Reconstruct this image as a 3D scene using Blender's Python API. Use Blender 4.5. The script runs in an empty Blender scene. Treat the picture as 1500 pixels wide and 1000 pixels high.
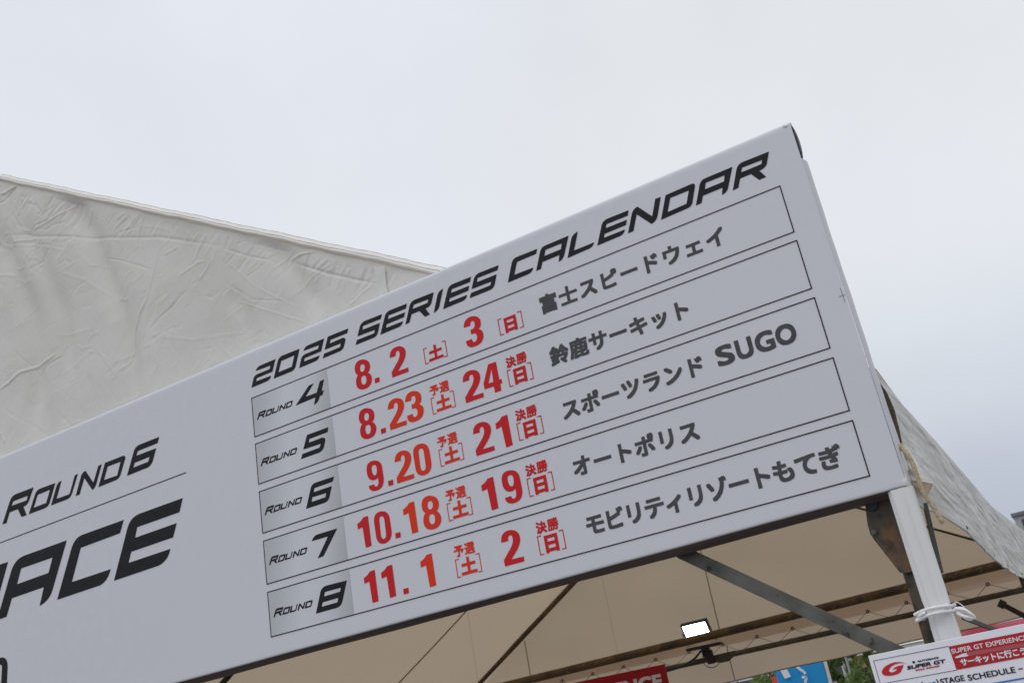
import bpy, bmesh, math, random
import numpy as np
from mathutils import Vector, Matrix
random.seed(7)
rng = np.random.default_rng(11)
S = bpy.context.scene
COL = S.collection

# ---------------------------------------------------------------- camera
cd = bpy.data.cameras.new('camera'); cam = bpy.data.objects.new('camera', cd); COL.objects.link(cam)
RX = (0.852066713355388, 0.494809916587554, -0.1707204218550462)
RY = (-0.3227106346567521, 0.23980247756475062, -0.9156159773798421)
RZ = (-0.412116685261812, 0.8352591922274337, 0.36400813112950037)
cam.matrix_world = Matrix(((RX[0], -RY[0], -RZ[0], 2.0507), (RX[1], -RY[1], -RZ[1], -2.28064), (RX[2], -RY[2], -RZ[2], 1.6), (0, 0, 0, 1)))
cd.sensor_width = 36; cd.lens = 36 * 1485.2 / 1500
cd.clip_start = 0.05; cd.clip_end = 1500
cd.dof.use_dof = True; cd.dof.focus_distance = 2.9; cd.dof.aperture_fstop = 11.0
S.camera = cam

# ---------------------------------------------------------------- world: overcast daylight
W = bpy.data.worlds.new('World'); S.world = W; W.use_nodes = True
nt = W.node_tree; nt.nodes.clear()
def N(nt, t, **k):
    n = nt.nodes.new(t)
    for a, b in k.items(): setattr(n, a, b)
    return n
STR = 0.1
SUN_EL, SUN_AZ = math.radians(58), math.radians(205)     # azimuth clockwise from +Y
wo = N(nt, 'ShaderNodeOutputWorld'); bg = N(nt, 'ShaderNodeBackground'); bg.inputs[1].default_value = STR
sky = N(nt, 'ShaderNodeTexSky', sky_type='NISHITA'); sky.sun_disc = False
sky.sun_elevation = SUN_EL; sky.sun_rotation = SUN_AZ; sky.air_density = 1.5; sky.dust_density = 5
tc = N(nt, 'ShaderNodeTexCoord'); sep = N(nt, 'ShaderNodeSeparateXYZ'); nt.links.new(tc.outputs['Generated'], sep.inputs[0])
ramp = N(nt, 'ShaderNodeValToRGB'); cr = ramp.color_ramp
cr.elements[0].position = 0.0; cr.elements[0].color = (0.44, 0.48, 0.58, 1)
cr.elements[1].position = 1.0; cr.elements[1].color = (0.82, 0.86, 0.92, 1)
for p_, c_ in ((0.10, (0.485, 0.53, 0.625)), (0.165, (0.55, 0.595, 0.695)), (0.22, (0.655, 0.70, 0.785)), (0.295, (0.735, 0.78, 0.862)), (0.40, (0.785, 0.82, 0.895)), (0.58, (0.765, 0.80, 0.868))):
    e = cr.elements.new(p_); e.color = (*c_, 1)
nz = N(nt, 'ShaderNodeTexNoise'); nz.inputs['Scale'].default_value = 1.6; nz.inputs['Detail'].default_value = 3
nt.links.new(tc.outputs['Generated'], nz.inputs['Vector'])
# the cloud deck brightens upwards and a little towards the west (-X)
ma = N(nt, 'ShaderNodeMath', operation='MULTIPLY_ADD'); ma.inputs[1].default_value = 0.16; nt.links.new(nz.outputs[0], ma.inputs[0]); nt.links.new(sep.outputs['Z'], ma.inputs[2])
mb = N(nt, 'ShaderNodeMath', operation='MULTIPLY_ADD'); mb.inputs[1].default_value = 0.02; nt.links.new(sep.outputs['X'], mb.inputs[0]); nt.links.new(ma.outputs[0], mb.inputs[2])
mc = N(nt, 'ShaderNodeMath', operation='SUBTRACT'); mc.inputs[1].default_value = 0.08; nt.links.new(mb.outputs[0], mc.inputs[0])
nt.links.new(mc.outputs[0], ramp.inputs[0])
n2 = N(nt, 'ShaderNodeTexNoise'); n2.inputs['Scale'].default_value = 3.2; n2.inputs['Detail'].default_value = 6; n2.inputs['Roughness'].default_value = 0.55
nt.links.new(tc.outputs['Generated'], n2.inputs['Vector'])
m2 = N(nt, 'ShaderNodeMapRange'); m2.inputs[1].default_value = 0.3; m2.inputs[2].default_value = 0.7; m2.inputs[3].default_value = 0.965; m2.inputs[4].default_value = 1.035
nt.links.new(n2.outputs[0], m2.inputs[0])
cl_ = N(nt, 'ShaderNodeVectorMath', operation='SCALE'); nt.links.new(ramp.outputs[0], cl_.inputs[0]); nt.links.new(m2.outputs[0], cl_.inputs['Scale'])
sc_ = N(nt, 'ShaderNodeVectorMath', operation='SCALE'); sc_.inputs['Scale'].default_value = 1.0 / STR
n3 = N(nt, 'ShaderNodeTexNoise'); n3.inputs['Scale'].default_value = 1.1; n3.inputs['Detail'].default_value = 3; nt.links.new(tc.outputs['Generated'], n3.inputs['Vector'])
m3 = N(nt, 'ShaderNodeMapRange'); m3.inputs[1].default_value = 0.42; m3.inputs[2].default_value = 0.66; m3.inputs[3].default_value = 0.0; m3.inputs[4].default_value = 0.75
nt.links.new(n3.outputs[0], m3.inputs[0])
hue = N(nt, 'ShaderNodeMixRGB', blend_type='MULTIPLY'); hue.inputs[2].default_value = (1.02, 1.005, 0.95, 1)
nt.links.new(m3.outputs[0], hue.inputs[0]); nt.links.new(cl_.outputs[0], hue.inputs[1])
nt.links.new(hue.outputs[0], sc_.inputs[0])
mx = N(nt, 'ShaderNodeMixRGB'); mx.inputs[0].default_value = 0.97
nt.links.new(sky.outputs[0], mx.inputs[1]); nt.links.new(sc_.outputs[0], mx.inputs[2])
nt.links.new(mx.outputs[0], bg.inputs[0]); nt.links.new(bg.outputs[0], wo.inputs[0])
sd = bpy.data.lights.new('sun', 'SUN'); sd.energy = 0.62; sd.angle = math.radians(40); sd.color = (1.0, 0.97, 0.93)
sun = bpy.data.objects.new('sun', sd); COL.objects.link(sun)
sv = Vector((math.sin(SUN_AZ) * math.cos(SUN_EL), math.cos(SUN_AZ) * math.cos(SUN_EL), math.sin(SUN_EL)))
sun.rotation_euler = sv.to_track_quat('Z', 'Y').to_euler(); sun.location = (0, 0, 20)
vs = S.view_settings; vs.view_transform = 'Standard'; vs.look = 'None'; vs.gamma = 1; vs.exposure = 0.0; vs.use_curve_mapping = False
S.cycles.max_bounces = 10; S.cycles.transmission_bounces = 8; S.cycles.diffuse_bounces = 5

# ---------------------------------------------------------------- materials
def mat(name, col, rough=0.7, noise=None, bump=None, metal=0.0, spec=0.3, trans=0.0, transcol=None, emit=None, coord='Object'):
    """noise: list of (scale, darker/other colour, low, high, detail); bump: list of (scale, strength, distance)"""
    m = bpy.data.materials.new(name); m.use_nodes = True; t = m.node_tree; b = t.nodes['Principled BSDF']; out = t.nodes['Material Output']
    b.inputs['Roughness'].default_value = rough; b.inputs['Metallic'].default_value = metal
    b.inputs['Specular IOR Level'].default_value = spec
    tcn = N(t, 'ShaderNodeTexCoord'); vec = tcn.outputs[coord]
    last = None
    rgb = N(t, 'ShaderNodeRGB'); rgb.outputs[0].default_value = (*col, 1); last = rgb.outputs[0]
    for nn in (noise or []):
        s_, c2, lo, hi = nn[:4]
        n = N(t, 'ShaderNodeTexNoise'); n.inputs['Detail'].default_value = nn[4] if len(nn) > 4 else 5
        if isinstance(s_, tuple):
            mp = N(t, 'ShaderNodeMapping'); mp.inputs['Scale'].default_value = s_; t.links.new(vec, mp.inputs[0]); t.links.new(mp.outputs[0], n.inputs['Vector']); n.inputs['Scale'].default_value = 1
        else:
            t.links.new(vec, n.inputs['Vector']); n.inputs['Scale'].default_value = s_
        mr = N(t, 'ShaderNodeMapRange'); mr.inputs[1].default_value = lo; mr.inputs[2].default_value = hi
        t.links.new(n.outputs[0], mr.inputs[0])
        mi = N(t, 'ShaderNodeMixRGB'); t.links.new(mr.outputs[0], mi.inputs[0]); t.links.new(last, mi.inputs[1]); mi.inputs[2].default_value = (*c2, 1)
        last = mi.outputs[0]
    t.links.new(last, b.inputs['Base Color'])
    nrm = None
    for (s_, st, di) in (bump or []):
        n = N(t, 'ShaderNodeTexNoise'); n.inputs['Detail'].default_value = 4
        if isinstance(s_, tuple):
            mp = N(t, 'ShaderNodeMapping'); mp.inputs['Scale'].default_value = s_; t.links.new(vec, mp.inputs[0]); t.links.new(mp.outputs[0], n.inputs['Vector']); n.inputs['Scale'].default_value = 1
        else:
            t.links.new(vec, n.inputs['Vector']); n.inputs['Scale'].default_value = s_
        bu = N(t, 'ShaderNodeBump'); bu.inputs['Strength'].default_value = st; bu.inputs['Distance'].default_value = di
        t.links.new(n.outputs[0], bu.inputs['Height'])
        if nrm is not None: t.links.new(nrm, bu.inputs['Normal'])
        nrm = bu.outputs[0]
    if nrm is not None: t.links.new(nrm, b.inputs['Normal'])
    if emit:
        b.inputs['Emission Color'].default_value = (*emit[0], 1); b.inputs['Emission Strength'].default_value = emit[1]
    if trans > 0:
        tr = N(t, 'ShaderNodeBsdfTranslucent'); tr.inputs[0].default_value = (*(transcol or col), 1)
        ms = N(t, 'ShaderNodeMixShader'); ms.inputs[0].default_value = trans
        t.links.new(b.outputs[0], ms.inputs[1]); t.links.new(tr.outputs[0], ms.inputs[2]); t.links.new(ms.outputs[0], out.inputs[0])
    return m

M = {}
M['banner'] = mat('banner_vinyl', (0.755, 0.755, 0.80), 0.5, noise=[(0.8, (0.72, 0.725, 0.78), 0.35, 0.7, 2), (30, (0.745, 0.75, 0.792), 0.45, 0.6, 2)], bump=[(9, 0.05, 0.01), (600, 0.05, 0.0005)], trans=0.05, transcol=(0.5, 0.45, 0.45))
M['ink'] = mat('black_ink', (0.020, 0.020, 0.024), 0.6, spec=0.12, noise=[(40, (0.026, 0.026, 0.031), 0.4, 0.7)])
M['ink_grey'] = mat('grey_ink', (0.080, 0.082, 0.088), 0.6, spec=0.12, noise=[(40, (0.10, 0.10, 0.11), 0.4, 0.7)])
M['ink_line'] = mat('line_ink', (0.022, 0.022, 0.027), 0.6, spec=0.1)
M['ink_red'] = mat('red_ink', (0.66, 0.022, 0.028), 0.6, spec=0.12, noise=[(8, (0.60, 0.026, 0.032), 0.4, 0.7)])
M['ink_orange'] = mat('orange_red_ink', (0.80, 0.050, 0.020), 0.6, spec=0.12, noise=[(8, (0.74, 0.05, 0.028), 0.4, 0.7)])
M['fabric'] = mat('tent_fabric', (0.86, 0.855, 0.825), 0.62,
                  noise=[(1.8, (0.77, 0.765, 0.735), 0.42, 0.72, 7), ((5, 5, 1.6), (0.79, 0.78, 0.75), 0.5, 0.72, 7), (14, (0.81, 0.80, 0.77), 0.5, 0.75, 6), (260, (0.45, 0.41, 0.35), 0.735, 0.76, 1)],
                  bump=[((16, 16, 8), 0.42, 0.012), ((70, 70, 40), 0.42, 0.0032), (500, 0.2, 0.0006)], trans=0.22, transcol=(0.84, 0.78, 0.70))
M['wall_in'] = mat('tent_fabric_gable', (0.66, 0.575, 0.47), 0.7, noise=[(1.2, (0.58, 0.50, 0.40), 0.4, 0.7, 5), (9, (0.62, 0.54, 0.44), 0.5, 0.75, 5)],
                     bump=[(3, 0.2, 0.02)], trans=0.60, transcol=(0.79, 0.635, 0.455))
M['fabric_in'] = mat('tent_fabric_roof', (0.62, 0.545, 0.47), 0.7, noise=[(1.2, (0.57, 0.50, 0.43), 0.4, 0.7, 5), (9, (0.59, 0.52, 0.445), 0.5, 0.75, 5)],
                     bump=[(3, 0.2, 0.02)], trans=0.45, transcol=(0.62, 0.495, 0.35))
M['valance_fabric'] = mat('valance_fabric', (0.90, 0.885, 0.845), 0.6, noise=[(4, (0.72, 0.705, 0.665), 0.45, 0.7, 7), ((10, 2.2, 46), (0.60, 0.585, 0.545), 0.47, 0.66, 7), ((40, 9, 120), (0.70, 0.685, 0.65), 0.5, 0.68, 5), (70, (0.55, 0.53, 0.48), 0.63, 0.73, 3)],
                          bump=[((12, 3, 60), 0.30, 0.005), (90, 0.3, 0.0015)], trans=0.16, transcol=(0.85, 0.76, 0.66))
M['hem'] = mat('fabric_hem', (0.69, 0.60, 0.53), 0.7, trans=0.55, transcol=(0.92, 0.78, 0.68))
M['seam'] = mat('fabric_seam', (0.90, 0.885, 0.84), 0.7, noise=[(20, (0.84, 0.825, 0.775), 0.4, 0.7)], trans=0.12)
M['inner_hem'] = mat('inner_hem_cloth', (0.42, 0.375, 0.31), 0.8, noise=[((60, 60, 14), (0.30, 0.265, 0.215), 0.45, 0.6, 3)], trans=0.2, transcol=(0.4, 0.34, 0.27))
M['seam_dark'] = mat('seam_stitching', (0.47, 0.395, 0.33), 0.8, trans=0.4, transcol=(0.5, 0.4, 0.32))
M['rust'] = mat('rusty_pipe', (0.17, 0.118, 0.062), 0.5, metal=0.1, noise=[(5, (0.085, 0.068, 0.05), 0.42, 0.66, 7), (22, (0.27, 0.20, 0.085), 0.55, 0.75, 6), (50, (0.12, 0.05, 0.025), 0.6, 0.8)], bump=[(80, 0.2, 0.002)])
M['rust2'] = mat('rusty_post_metal', (0.105, 0.09, 0.07), 0.6, metal=0.3, noise=[((30, 30, 9), (0.24, 0.12, 0.06), 0.48, 0.64, 7), (35, (0.05, 0.045, 0.04), 0.5, 0.7, 6)], bump=[(90, 0.3, 0.002)])
M['steel'] = mat('galvanised_steel', (0.165, 0.165, 0.145), 0.55, metal=0.5, noise=[(18, (0.12, 0.12, 0.10), 0.45, 0.68, 7), (24, (0.20, 0.205, 0.185), 0.5, 0.72, 6), (45, (0.05, 0.05, 0.045), 0.66, 0.74, 3)], bump=[(120, 0.25, 0.001)])
M['olive'] = mat('weathered_pipe', (0.145, 0.125, 0.095), 0.55, metal=0.1, noise=[(7, (0.085, 0.075, 0.06), 0.42, 0.66, 6), (30, (0.19, 0.16, 0.11), 0.55, 0.75)], bump=[(90, 0.2, 0.001)])
M['darksteel'] = mat('dark_steel', (0.075, 0.07, 0.06), 0.6, metal=0.4, noise=[(12, (0.05, 0.045, 0.04), 0.4, 0.7, 6), (40, (0.13, 0.10, 0.07), 0.6, 0.75)], bump=[(90, 0.2, 0.001)])
M['chord'] = mat('chord_paint', (0.19, 0.145, 0.135), 0.5, metal=0.2, noise=[((2, 20, 60), (0.14, 0.11, 0.105), 0.4, 0.65, 6), (40, (0.17, 0.13, 0.09), 0.6, 0.75)], bump=[(60, 0.2, 0.001)])
M['black'] = mat('black_plastic', (0.03, 0.032, 0.036), 0.45, noise=[(30, (0.05, 0.05, 0.055), 0.5, 0.7)])
M['rope_white'] = mat('white_rope', (0.90, 0.89, 0.90), 0.8, bump=[((120, 120, 400), 0.6, 0.002)])
M['rope_tan'] = mat('tan_rope', (0.60, 0.50, 0.35), 0.85, noise=[(300, (0.40, 0.31, 0.19), 0.45, 0.6, 2)], bump=[(420, 0.5, 0.0008)])
M['rope_thin'] = mat('thin_cord', (0.25, 0.17, 0.12), 0.85)
M['white_cloth'] = mat('white_cloth', (0.90, 0.885, 0.88), 0.75, noise=[(6, (0.85, 0.835, 0.83), 0.4, 0.7)], bump=[((30, 30, 5), 0.25, 0.006), (900, 0.15, 0.0004)], trans=0.08)
M['pocket'] = mat('painted_pocket_shade', (0.10, 0.11, 0.14), 0.7)
M['lamp'] = mat('lamp_lens', (0.9, 0.95, 1.0), 0.3, emit=((0.90, 0.96, 1.0), 14.0))
M['sign_white'] = mat('sign_vinyl', (0.93, 0.92, 0.98), 0.45, noise=[(3, (0.90, 0.89, 0.96), 0.4, 0.7)], bump=[(14, 0.1, 0.006)])
M['sign_red'] = mat('sign_red', (0.52, 0.022, 0.03), 0.45, noise=[(5, (0.47, 0.02, 0.028), 0.4, 0.7)])
M['sign_pink'] = mat('sign_pink', (0.48, 0.105, 0.12), 0.5)
M['sign_blue'] = mat('sign_blue', (0.04, 0.22, 0.55), 0.5)
M['logo_red'] = mat('logo_red', (0.62, 0.02, 0.03), 0.45)
M['sign_text'] = mat('white_print', (0.88, 0.88, 0.92), 0.5)
M['inner_red'] = mat('board_red', (0.50, 0.012, 0.025), 0.5, noise=[(2, (0.45, 0.01, 0.022), 0.4, 0.7)])
M['flag_blue'] = mat('flag_blue', (0.025, 0.33, 0.72), 0.7, noise=[(3, (0.03, 0.35, 0.75), 0.4, 0.7)], trans=0.2, transcol=(0.03, 0.35, 0.8))
M['white_paint'] = mat('white_paint', (0.75, 0.75, 0.74), 0.5, noise=[(4, (0.68, 0.68, 0.67), 0.4, 0.7)])
M['pink'] = mat('pink_cloth', (0.62, 0.09, 0.14), 0.6, noise=[((1.5, 1.5, 9), (0.80, 0.30, 0.34), 0.42, 0.60, 3)], trans=0.25, transcol=(0.9, 0.2, 0.25))
M['asphalt'] = mat('paving', (0.15, 0.148, 0.142), 0.9, noise=[(0.4, (0.18, 0.175, 0.168), 0.4, 0.7, 6), (40, (0.11, 0.108, 0.104), 0.5, 0.7)], bump=[(90, 0.3, 0.01)])
M['leaf'] = mat('leaf', (0.12, 0.18, 0.06), 0.6, noise=[(1.3, (0.075, 0.12, 0.04), 0.4, 0.62, 3), (4, (0.17, 0.21, 0.07), 0.55, 0.75, 3)], trans=0.5, transcol=(0.40, 0.52, 0.17))
M['leaf_gold'] = mat('golden_leaf', (0.17, 0.14, 0.03), 0.6, noise=[(2, (0.09, 0.10, 0.025), 0.45, 0.6)], trans=0.25, transcol=(0.2, 0.18, 0.03))
M['bark'] = mat('bark', (0.10, 0.085, 0.07), 0.9, noise=[(8, (0.06, 0.05, 0.04), 0.4, 0.7)], bump=[(12, 0.5, 0.03)])
M['concrete'] = mat('concrete', (0.46, 0.465, 0.475), 0.85, noise=[(0.5, (0.40, 0.405, 0.415), 0.4, 0.7), (5, (0.49, 0.49, 0.50), 0.5, 0.7)])
M['concrete_dark'] = mat('slate_cladding', (0.185, 0.20, 0.225), 0.8, noise=[(0.8, (0.21, 0.225, 0.25), 0.4, 0.7)])
M['glass'] = mat('window_glass', (0.05, 0.06, 0.07), 0.12, spec=0.6)
M['yellow'] = mat('yellow_panel', (0.55, 0.38, 0.08), 0.6, noise=[(1, (0.5, 0.3, 0.08), 0.5, 0.6)])
M['red_panel'] = mat('red_panel', (0.65, 0.07, 0.05), 0.6)

# round number panels: printed silver gradient (flat print), dark at both ends
def grad_mat():
    m = bpy.data.materials.new('silver_gradient_print'); m.use_nodes = True; t = m.node_tree; b = t.nodes['Principled BSDF']; b.inputs['Roughness'].default_value = 0.5
    tcn = N(t, 'ShaderNodeTexCoord'); sp = N(t, 'ShaderNodeSeparateXYZ'); t.links.new(tcn.outputs['Generated'], sp.inputs[0])
    a = N(t, 'ShaderNodeMath', operation='MULTIPLY_ADD'); a.inputs[1].default_value = -0.10; t.links.new(sp.outputs['Z'], a.inputs[0]); t.links.new(sp.outputs['X'], a.inputs[2])
    r = N(t, 'ShaderNodeValToRGB'); r.color_ramp.elements[0].color = (0.53, 0.545, 0.57, 1); r.color_ramp.elements[1].color = (0.47, 0.48, 0.495, 1)
    for p_, c_ in ((0.38, (0.70, 0.715, 0.76)), (0.70, (0.66, 0.672, 0.71)), (0.86, (0.55, 0.56, 0.58))):
        e = r.color_ramp.elements.new(p_); e.color = (*c_, 1)
    t.links.new(a.outputs[0], r.inputs[0]); t.links.new(r.outputs[0], b.inputs['Base Color'])
    return m
M['panel'] = grad_mat()

# ---------------------------------------------------------------- helpers
def link_mesh(name, verts, faces, m, parent=None, smooth=False):
    me = bpy.data.meshes.new(name); me.from_pydata([tuple(v) for v in verts], [], faces); me.update()
    me.materials.append(m)
    if smooth: me.polygons.foreach_set('use_smooth', [True] * len(me.polygons))
    o = bpy.data.objects.new(name, me); COL.objects.link(o); o.parent = parent
    return o
def grid_mesh(name, P, m, parent=None, smooth=True, solid=0.0):
    """P: array (a, b, 3)"""
    a, b = P.shape[:2]
    idx = np.arange(a * b).reshape(a, b)
    q = np.stack([idx[:-1, :-1], idx[1:, :-1], idx[1:, 1:], idx[:-1, 1:]], -1).reshape(-1, 4)
    me = bpy.data.meshes.new(name)
    me.vertices.add(a * b); me.vertices.foreach_set('co', P.reshape(-1).astype(np.float32))
    me.loops.add(q.size); me.loops.foreach_set('vertex_index', q.reshape(-1).astype(np.int32))
    me.polygons.add(len(q)); me.polygons.foreach_set('loop_start', np.arange(0, q.size, 4, dtype=np.int32)); me.polygons.foreach_set('loop_total', np.full(len(q), 4, np.int32))
    me.update(calc_edges=True); me.validate()
    me.polygons.foreach_set('use_smooth', [smooth] * len(me.polygons))
    me.materials.append(m)
    o = bpy.data.objects.new(name, me); COL.objects.link(o); o.parent = parent
    if solid:
        md = o.modifiers.new('solid', 'SOLIDIFY'); md.thickness = solid; md.offset = 0
    return o
def empty(name, loc, label, cat, group=None):
    o = bpy.data.objects.new(name, None); COL.objects.link(o); o.location = loc; o.empty_display_size = 0.1
    o['label'] = label; o['category'] = cat
    if group: o['group'] = group
    return o
def tag(o, label, cat, group=None):
    o['label'] = label; o['category'] = cat
    if group: o['group'] = group
    return o
def keep(o, parent):
    """parent without moving"""
    o.parent = parent; o.matrix_parent_inverse = Matrix.Translation(parent.location).inverted()
    return o
class MB:
    def __init__(s): s.v = []; s.f = []
    def box(s, x0, x1, y0, y1, z0, z1):
        b = len(s.v); s.v += [(x, y, z) for z in (z0, z1) for y in (y0, y1) for x in (x0, x1)]
        s.f += [(b, b + 2, b + 3, b + 1), (b + 4, b + 5, b + 7, b + 6), (b, b + 1, b + 5, b + 4), (b + 2, b + 6, b + 7, b + 3), (b, b + 4, b + 6, b + 2), (b + 1, b + 3, b + 7, b + 5)]
        return s
    def tube(s, pts, r, n=10, cap=True, sx=1.0):
        pts = [Vector(p) for p in pts]; rings = []; up = None
        for i, p in enumerate(pts):
            d = (pts[min(i + 1, len(pts) - 1)] - pts[max(i - 1, 0)]).normalized()
            if up is None: up = d.orthogonal().normalized()
            u = (up - d * up.dot(d)).normalized(); up = u; w = d.cross(u)
            rr = r[i] if isinstance(r, (list, tuple)) else r
            b = len(s.v); s.v += [tuple(p + (u * math.cos(2 * math.pi * k / n) + w * math.sin(2 * math.pi * k / n) * sx) * rr) for k in range(n)]; rings.append(b)
        for a, b in zip(rings, rings[1:]):
            s.f += [(a + k, a + (k + 1) % n, b + (k + 1) % n, b + k) for k in range(n)]
        if cap: s.f += [tuple(rings[0] + k for k in range(n))[::-1], tuple(rings[-1] + k for k in range(n))]
        return s
    def rope(s, pts, R, pitch=.011, strands=3):
        """twisted rope: strands wound round a path"""
        P_ = [Vector(p) for p in pts]; D_ = [P_[0]]; L = [0.0]
        for a, b in zip(P_, P_[1:]):
            n = max(1, int((b - a).length / .0016))
            for k in range(1, n + 1): q = a.lerp(b, k / n); L.append(L[-1] + (q - D_[-1]).length); D_.append(q)
        up = None; F_ = []
        for i, p in enumerate(D_):
            d = (D_[min(i + 1, len(D_) - 1)] - D_[max(i - 1, 0)]).normalized()
            if up is None: up = d.orthogonal().normalized()
            u = (up - d * up.dot(d)).normalized(); up = u; F_.append((u, d.cross(u)))
        for k in range(strands):
            pp = [D_[i] + (F_[i][0] * math.cos(a) + F_[i][1] * math.sin(a)) * R * .52 for i in range(len(D_)) for a in (2 * math.pi * (k / strands + L[i] / pitch),)]
            s.tube(pp, R * .56, 6)
        return s
    def bar(s, p, q, w, t, up=(0, 1, 0)):
        """flat bar from p to q, width w, thickness t along up"""
        p = Vector(p); q = Vector(q); d = (q - p).normalized(); n = Vector(up); n = (n - d * n.dot(d)).normalized(); u = d.cross(n)
        b = len(s.v)
        for e in (p, q):
            for a, c in ((-1, -1), (1, -1), (1, 1), (-1, 1)): s.v.append(tuple(e + u * (a * w / 2) + n * (c * t / 2)))
        s.f += [(b, b + 1, b + 5, b + 4), (b + 1, b + 2, b + 6, b + 5), (b + 2, b + 3, b + 7, b + 6), (b + 3, b, b + 4, b + 7), (b + 3, b + 2, b + 1, b), (b + 4, b + 5, b + 6, b + 7)]
        return s
    def extrude_xz(s, poly, y0, y1):
        b = len(s.v); n = len(poly)
        s.v += [(x, y0, z) for x, z in poly] + [(x, y1, z) for x, z in poly]
        s.f += [tuple(range(b, b + n)), tuple(range(b + 2 * n - 1, b + n - 1, -1))] + [(b + k, b + n + k, b + n + (k + 1) % n, b + (k + 1) % n) for k in range(n)]
        return s
    def ring(s, c, R, r, axis, n=14, m=6):
        ax = Vector(axis).normalized(); u = ax.orthogonal().normalized(); w = ax.cross(u); c = Vector(c); b = len(s.v)
        for i in range(n):
            a = 2 * math.pi * i / n; d = u * math.cos(a) + w * math.sin(a)
            for j in range(m):
                t = 2 * math.pi * j / m; s.v.append(tuple(c + d * (R + r * math.cos(t)) + ax * (r * math.sin(t))))
        for i in range(n):
            for j in range(m): s.f.append((b + i * m + j, b + ((i + 1) % n) * m + j, b + ((i + 1) % n) * m + (j + 1) % m, b + i * m + (j + 1) % m))
        return s
    def build(s, name, m, parent=None, smooth=False, bevel=0):
        o = link_mesh(name, s.v, s.f, m, None, smooth)
        if parent is not None: keep(o, parent)
        if smooth:
            o.data.set_sharp_from_angle(angle=math.radians(50))
        if bevel:
            md = o.modifiers.new('b', 'BEVEL'); md.width = bevel; md.segments = 2; md.limit_method = 'ANGLE'
        return o
def smooth_path(pts, n=6):
    P = [Vector(p) for p in pts]; out = []
    for i in range(len(P) - 1):
        p0 = P[max(i - 1, 0)]; p1 = P[i]; p2 = P[i + 1]; p3 = P[min(i + 2, len(P) - 1)]
        for k in range(n):
            t = k / n
            out.append(0.5 * ((2 * p1) + (p2 - p0) * t + (2 * p0 - 5 * p1 + 4 * p2 - p3) * t * t + (3 * p1 - p0 - 3 * p2 + p3) * t ** 3))
    out.append(P[-1]); return out

# flat print: 2-D shapes become thin plates lying on a vertical face at y = y0
def flatten(con):
    out = []; n = len(con); i = 0
    pts = [tuple(p) for p in con]
    for i, p in enumerate(pts):
        if p[2] == 0: out.append((p[0], p[1]))
        else:
            a = pts[i - 1]; b = pts[(i + 1) % n]
            for k in range(1, 7):
                t = k / 7; out.append(((1 - t) ** 2 * a[0] + 2 * t * (1 - t) * p[0] + t * t * b[0], (1 - t) ** 2 * a[1] + 2 * t * (1 - t) * p[1] + t * t * b[1]))
    res = []
    for p in out:
        if not res or abs(p[0] - res[-1][0]) + abs(p[1] - res[-1][1]) > 1e-6: res.append(p)
    if abs(res[0][0] - res[-1][0]) + abs(res[0][1] - res[-1][1]) < 1e-6: res.pop()
    return res
def shape_tris(contours):
    """fill outline with holes through a 2-D curve; returns verts2d, faces"""
    c = bpy.data.curves.new('tmp', 'CURVE'); c.dimensions = '2D'; c.fill_mode = 'BOTH'
    for con in contours:
        s = c.splines.new('POLY'); s.points.add(len(con) - 1)
        for p, q in zip(s.points, con): p.co = (q[0], q[1], 0, 1)
        s.use_cyclic_u = True
    o = bpy.data.objects.new('tmp', c); me = o.to_mesh()
    v = [(a.co.x, a.co.y) for a in me.vertices]; f = [tuple(p.vertices) for p in me.polygons]
    o.to_mesh_clear(); bpy.data.objects.remove(o); bpy.data.curves.remove(c)
    return v, f
class Print:
    """collects flat printed shapes in (x, z) on the plane y = y0"""
    def __init__(s, y0): s.v = []; s.f = []; s.y = y0; s.cut = [(0, 0)]
    def mark(s): s.cut.append((len(s.v), len(s.f)))      # everything since the last mark is one printed character
    def pieces(s):
        c = s.cut + [(len(s.v), len(s.f))]
        for (a, b), (a2, b2) in zip(c, c[1:]):
            if b2 > b: yield s.v[a:a2], [tuple(i - a for i in q) for q in s.f[b:b2]]
    def add(s, v, f, y=None):
        b = len(s.v); yy = s.y if y is None else y
        s.v += [(x, yy, z) for x, z in v]; s.f += [tuple(b + i for i in q) for q in f]
    def rect(s, x0, x1, z0, z1): s.add([(x0, z0), (x1, z0), (x1, z1), (x0, z1)], [(0, 1, 2, 3)])
    def line(s, p, q, w):
        dx, dz = q[0] - p[0], q[1] - p[1]; L = math.hypot(dx, dz); nx, nz = -dz / L * w / 2, dx / L * w / 2
        s.add([(p[0] + nx, p[1] + nz), (q[0] + nx, q[1] + nz), (q[0] - nx, q[1] - nz), (p[0] - nx, p[1] - nz)], [(3, 2, 1, 0)])
    def glyph(s, style, ch, x=None, z=None, sc=1.0):
        ax, az, cons = GLYPH[style][ch]
        x = ax if x is None else x; z = az if z is None else z
        con = [[(x + px * 1e-5 * sc, z + pz * 1e-5 * sc) for px, pz in flatten(c)] for c in cons]
        s.add(*shape_tris(con))
    def build(s, name, m, parent, label=None):
        o = link_mesh(name, s.v, s.f, m); 
        if parent is not None: keep(o, parent)
        if label: o['label'] = label
        return o
TXT = {}
def text_shape(body):
    if body not in TXT:
        c = bpy.data.curves.new('tmp', 'FONT'); c.body = body; c.size = 1; c.fill_mode = 'FRONT'; c.resolution_u = 4
        o = bpy.data.objects.new('tmp', c); me = o.to_mesh()
        v = np.array([(a.co.x, a.co.y) for a in me.vertices]); f = [tuple(p.vertices) for p in me.polygons]
        o.to_mesh_clear(); bpy.data.objects.remove(o); bpy.data.curves.remove(c); TXT[body] = (v, f)
    return TXT[body]
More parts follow.
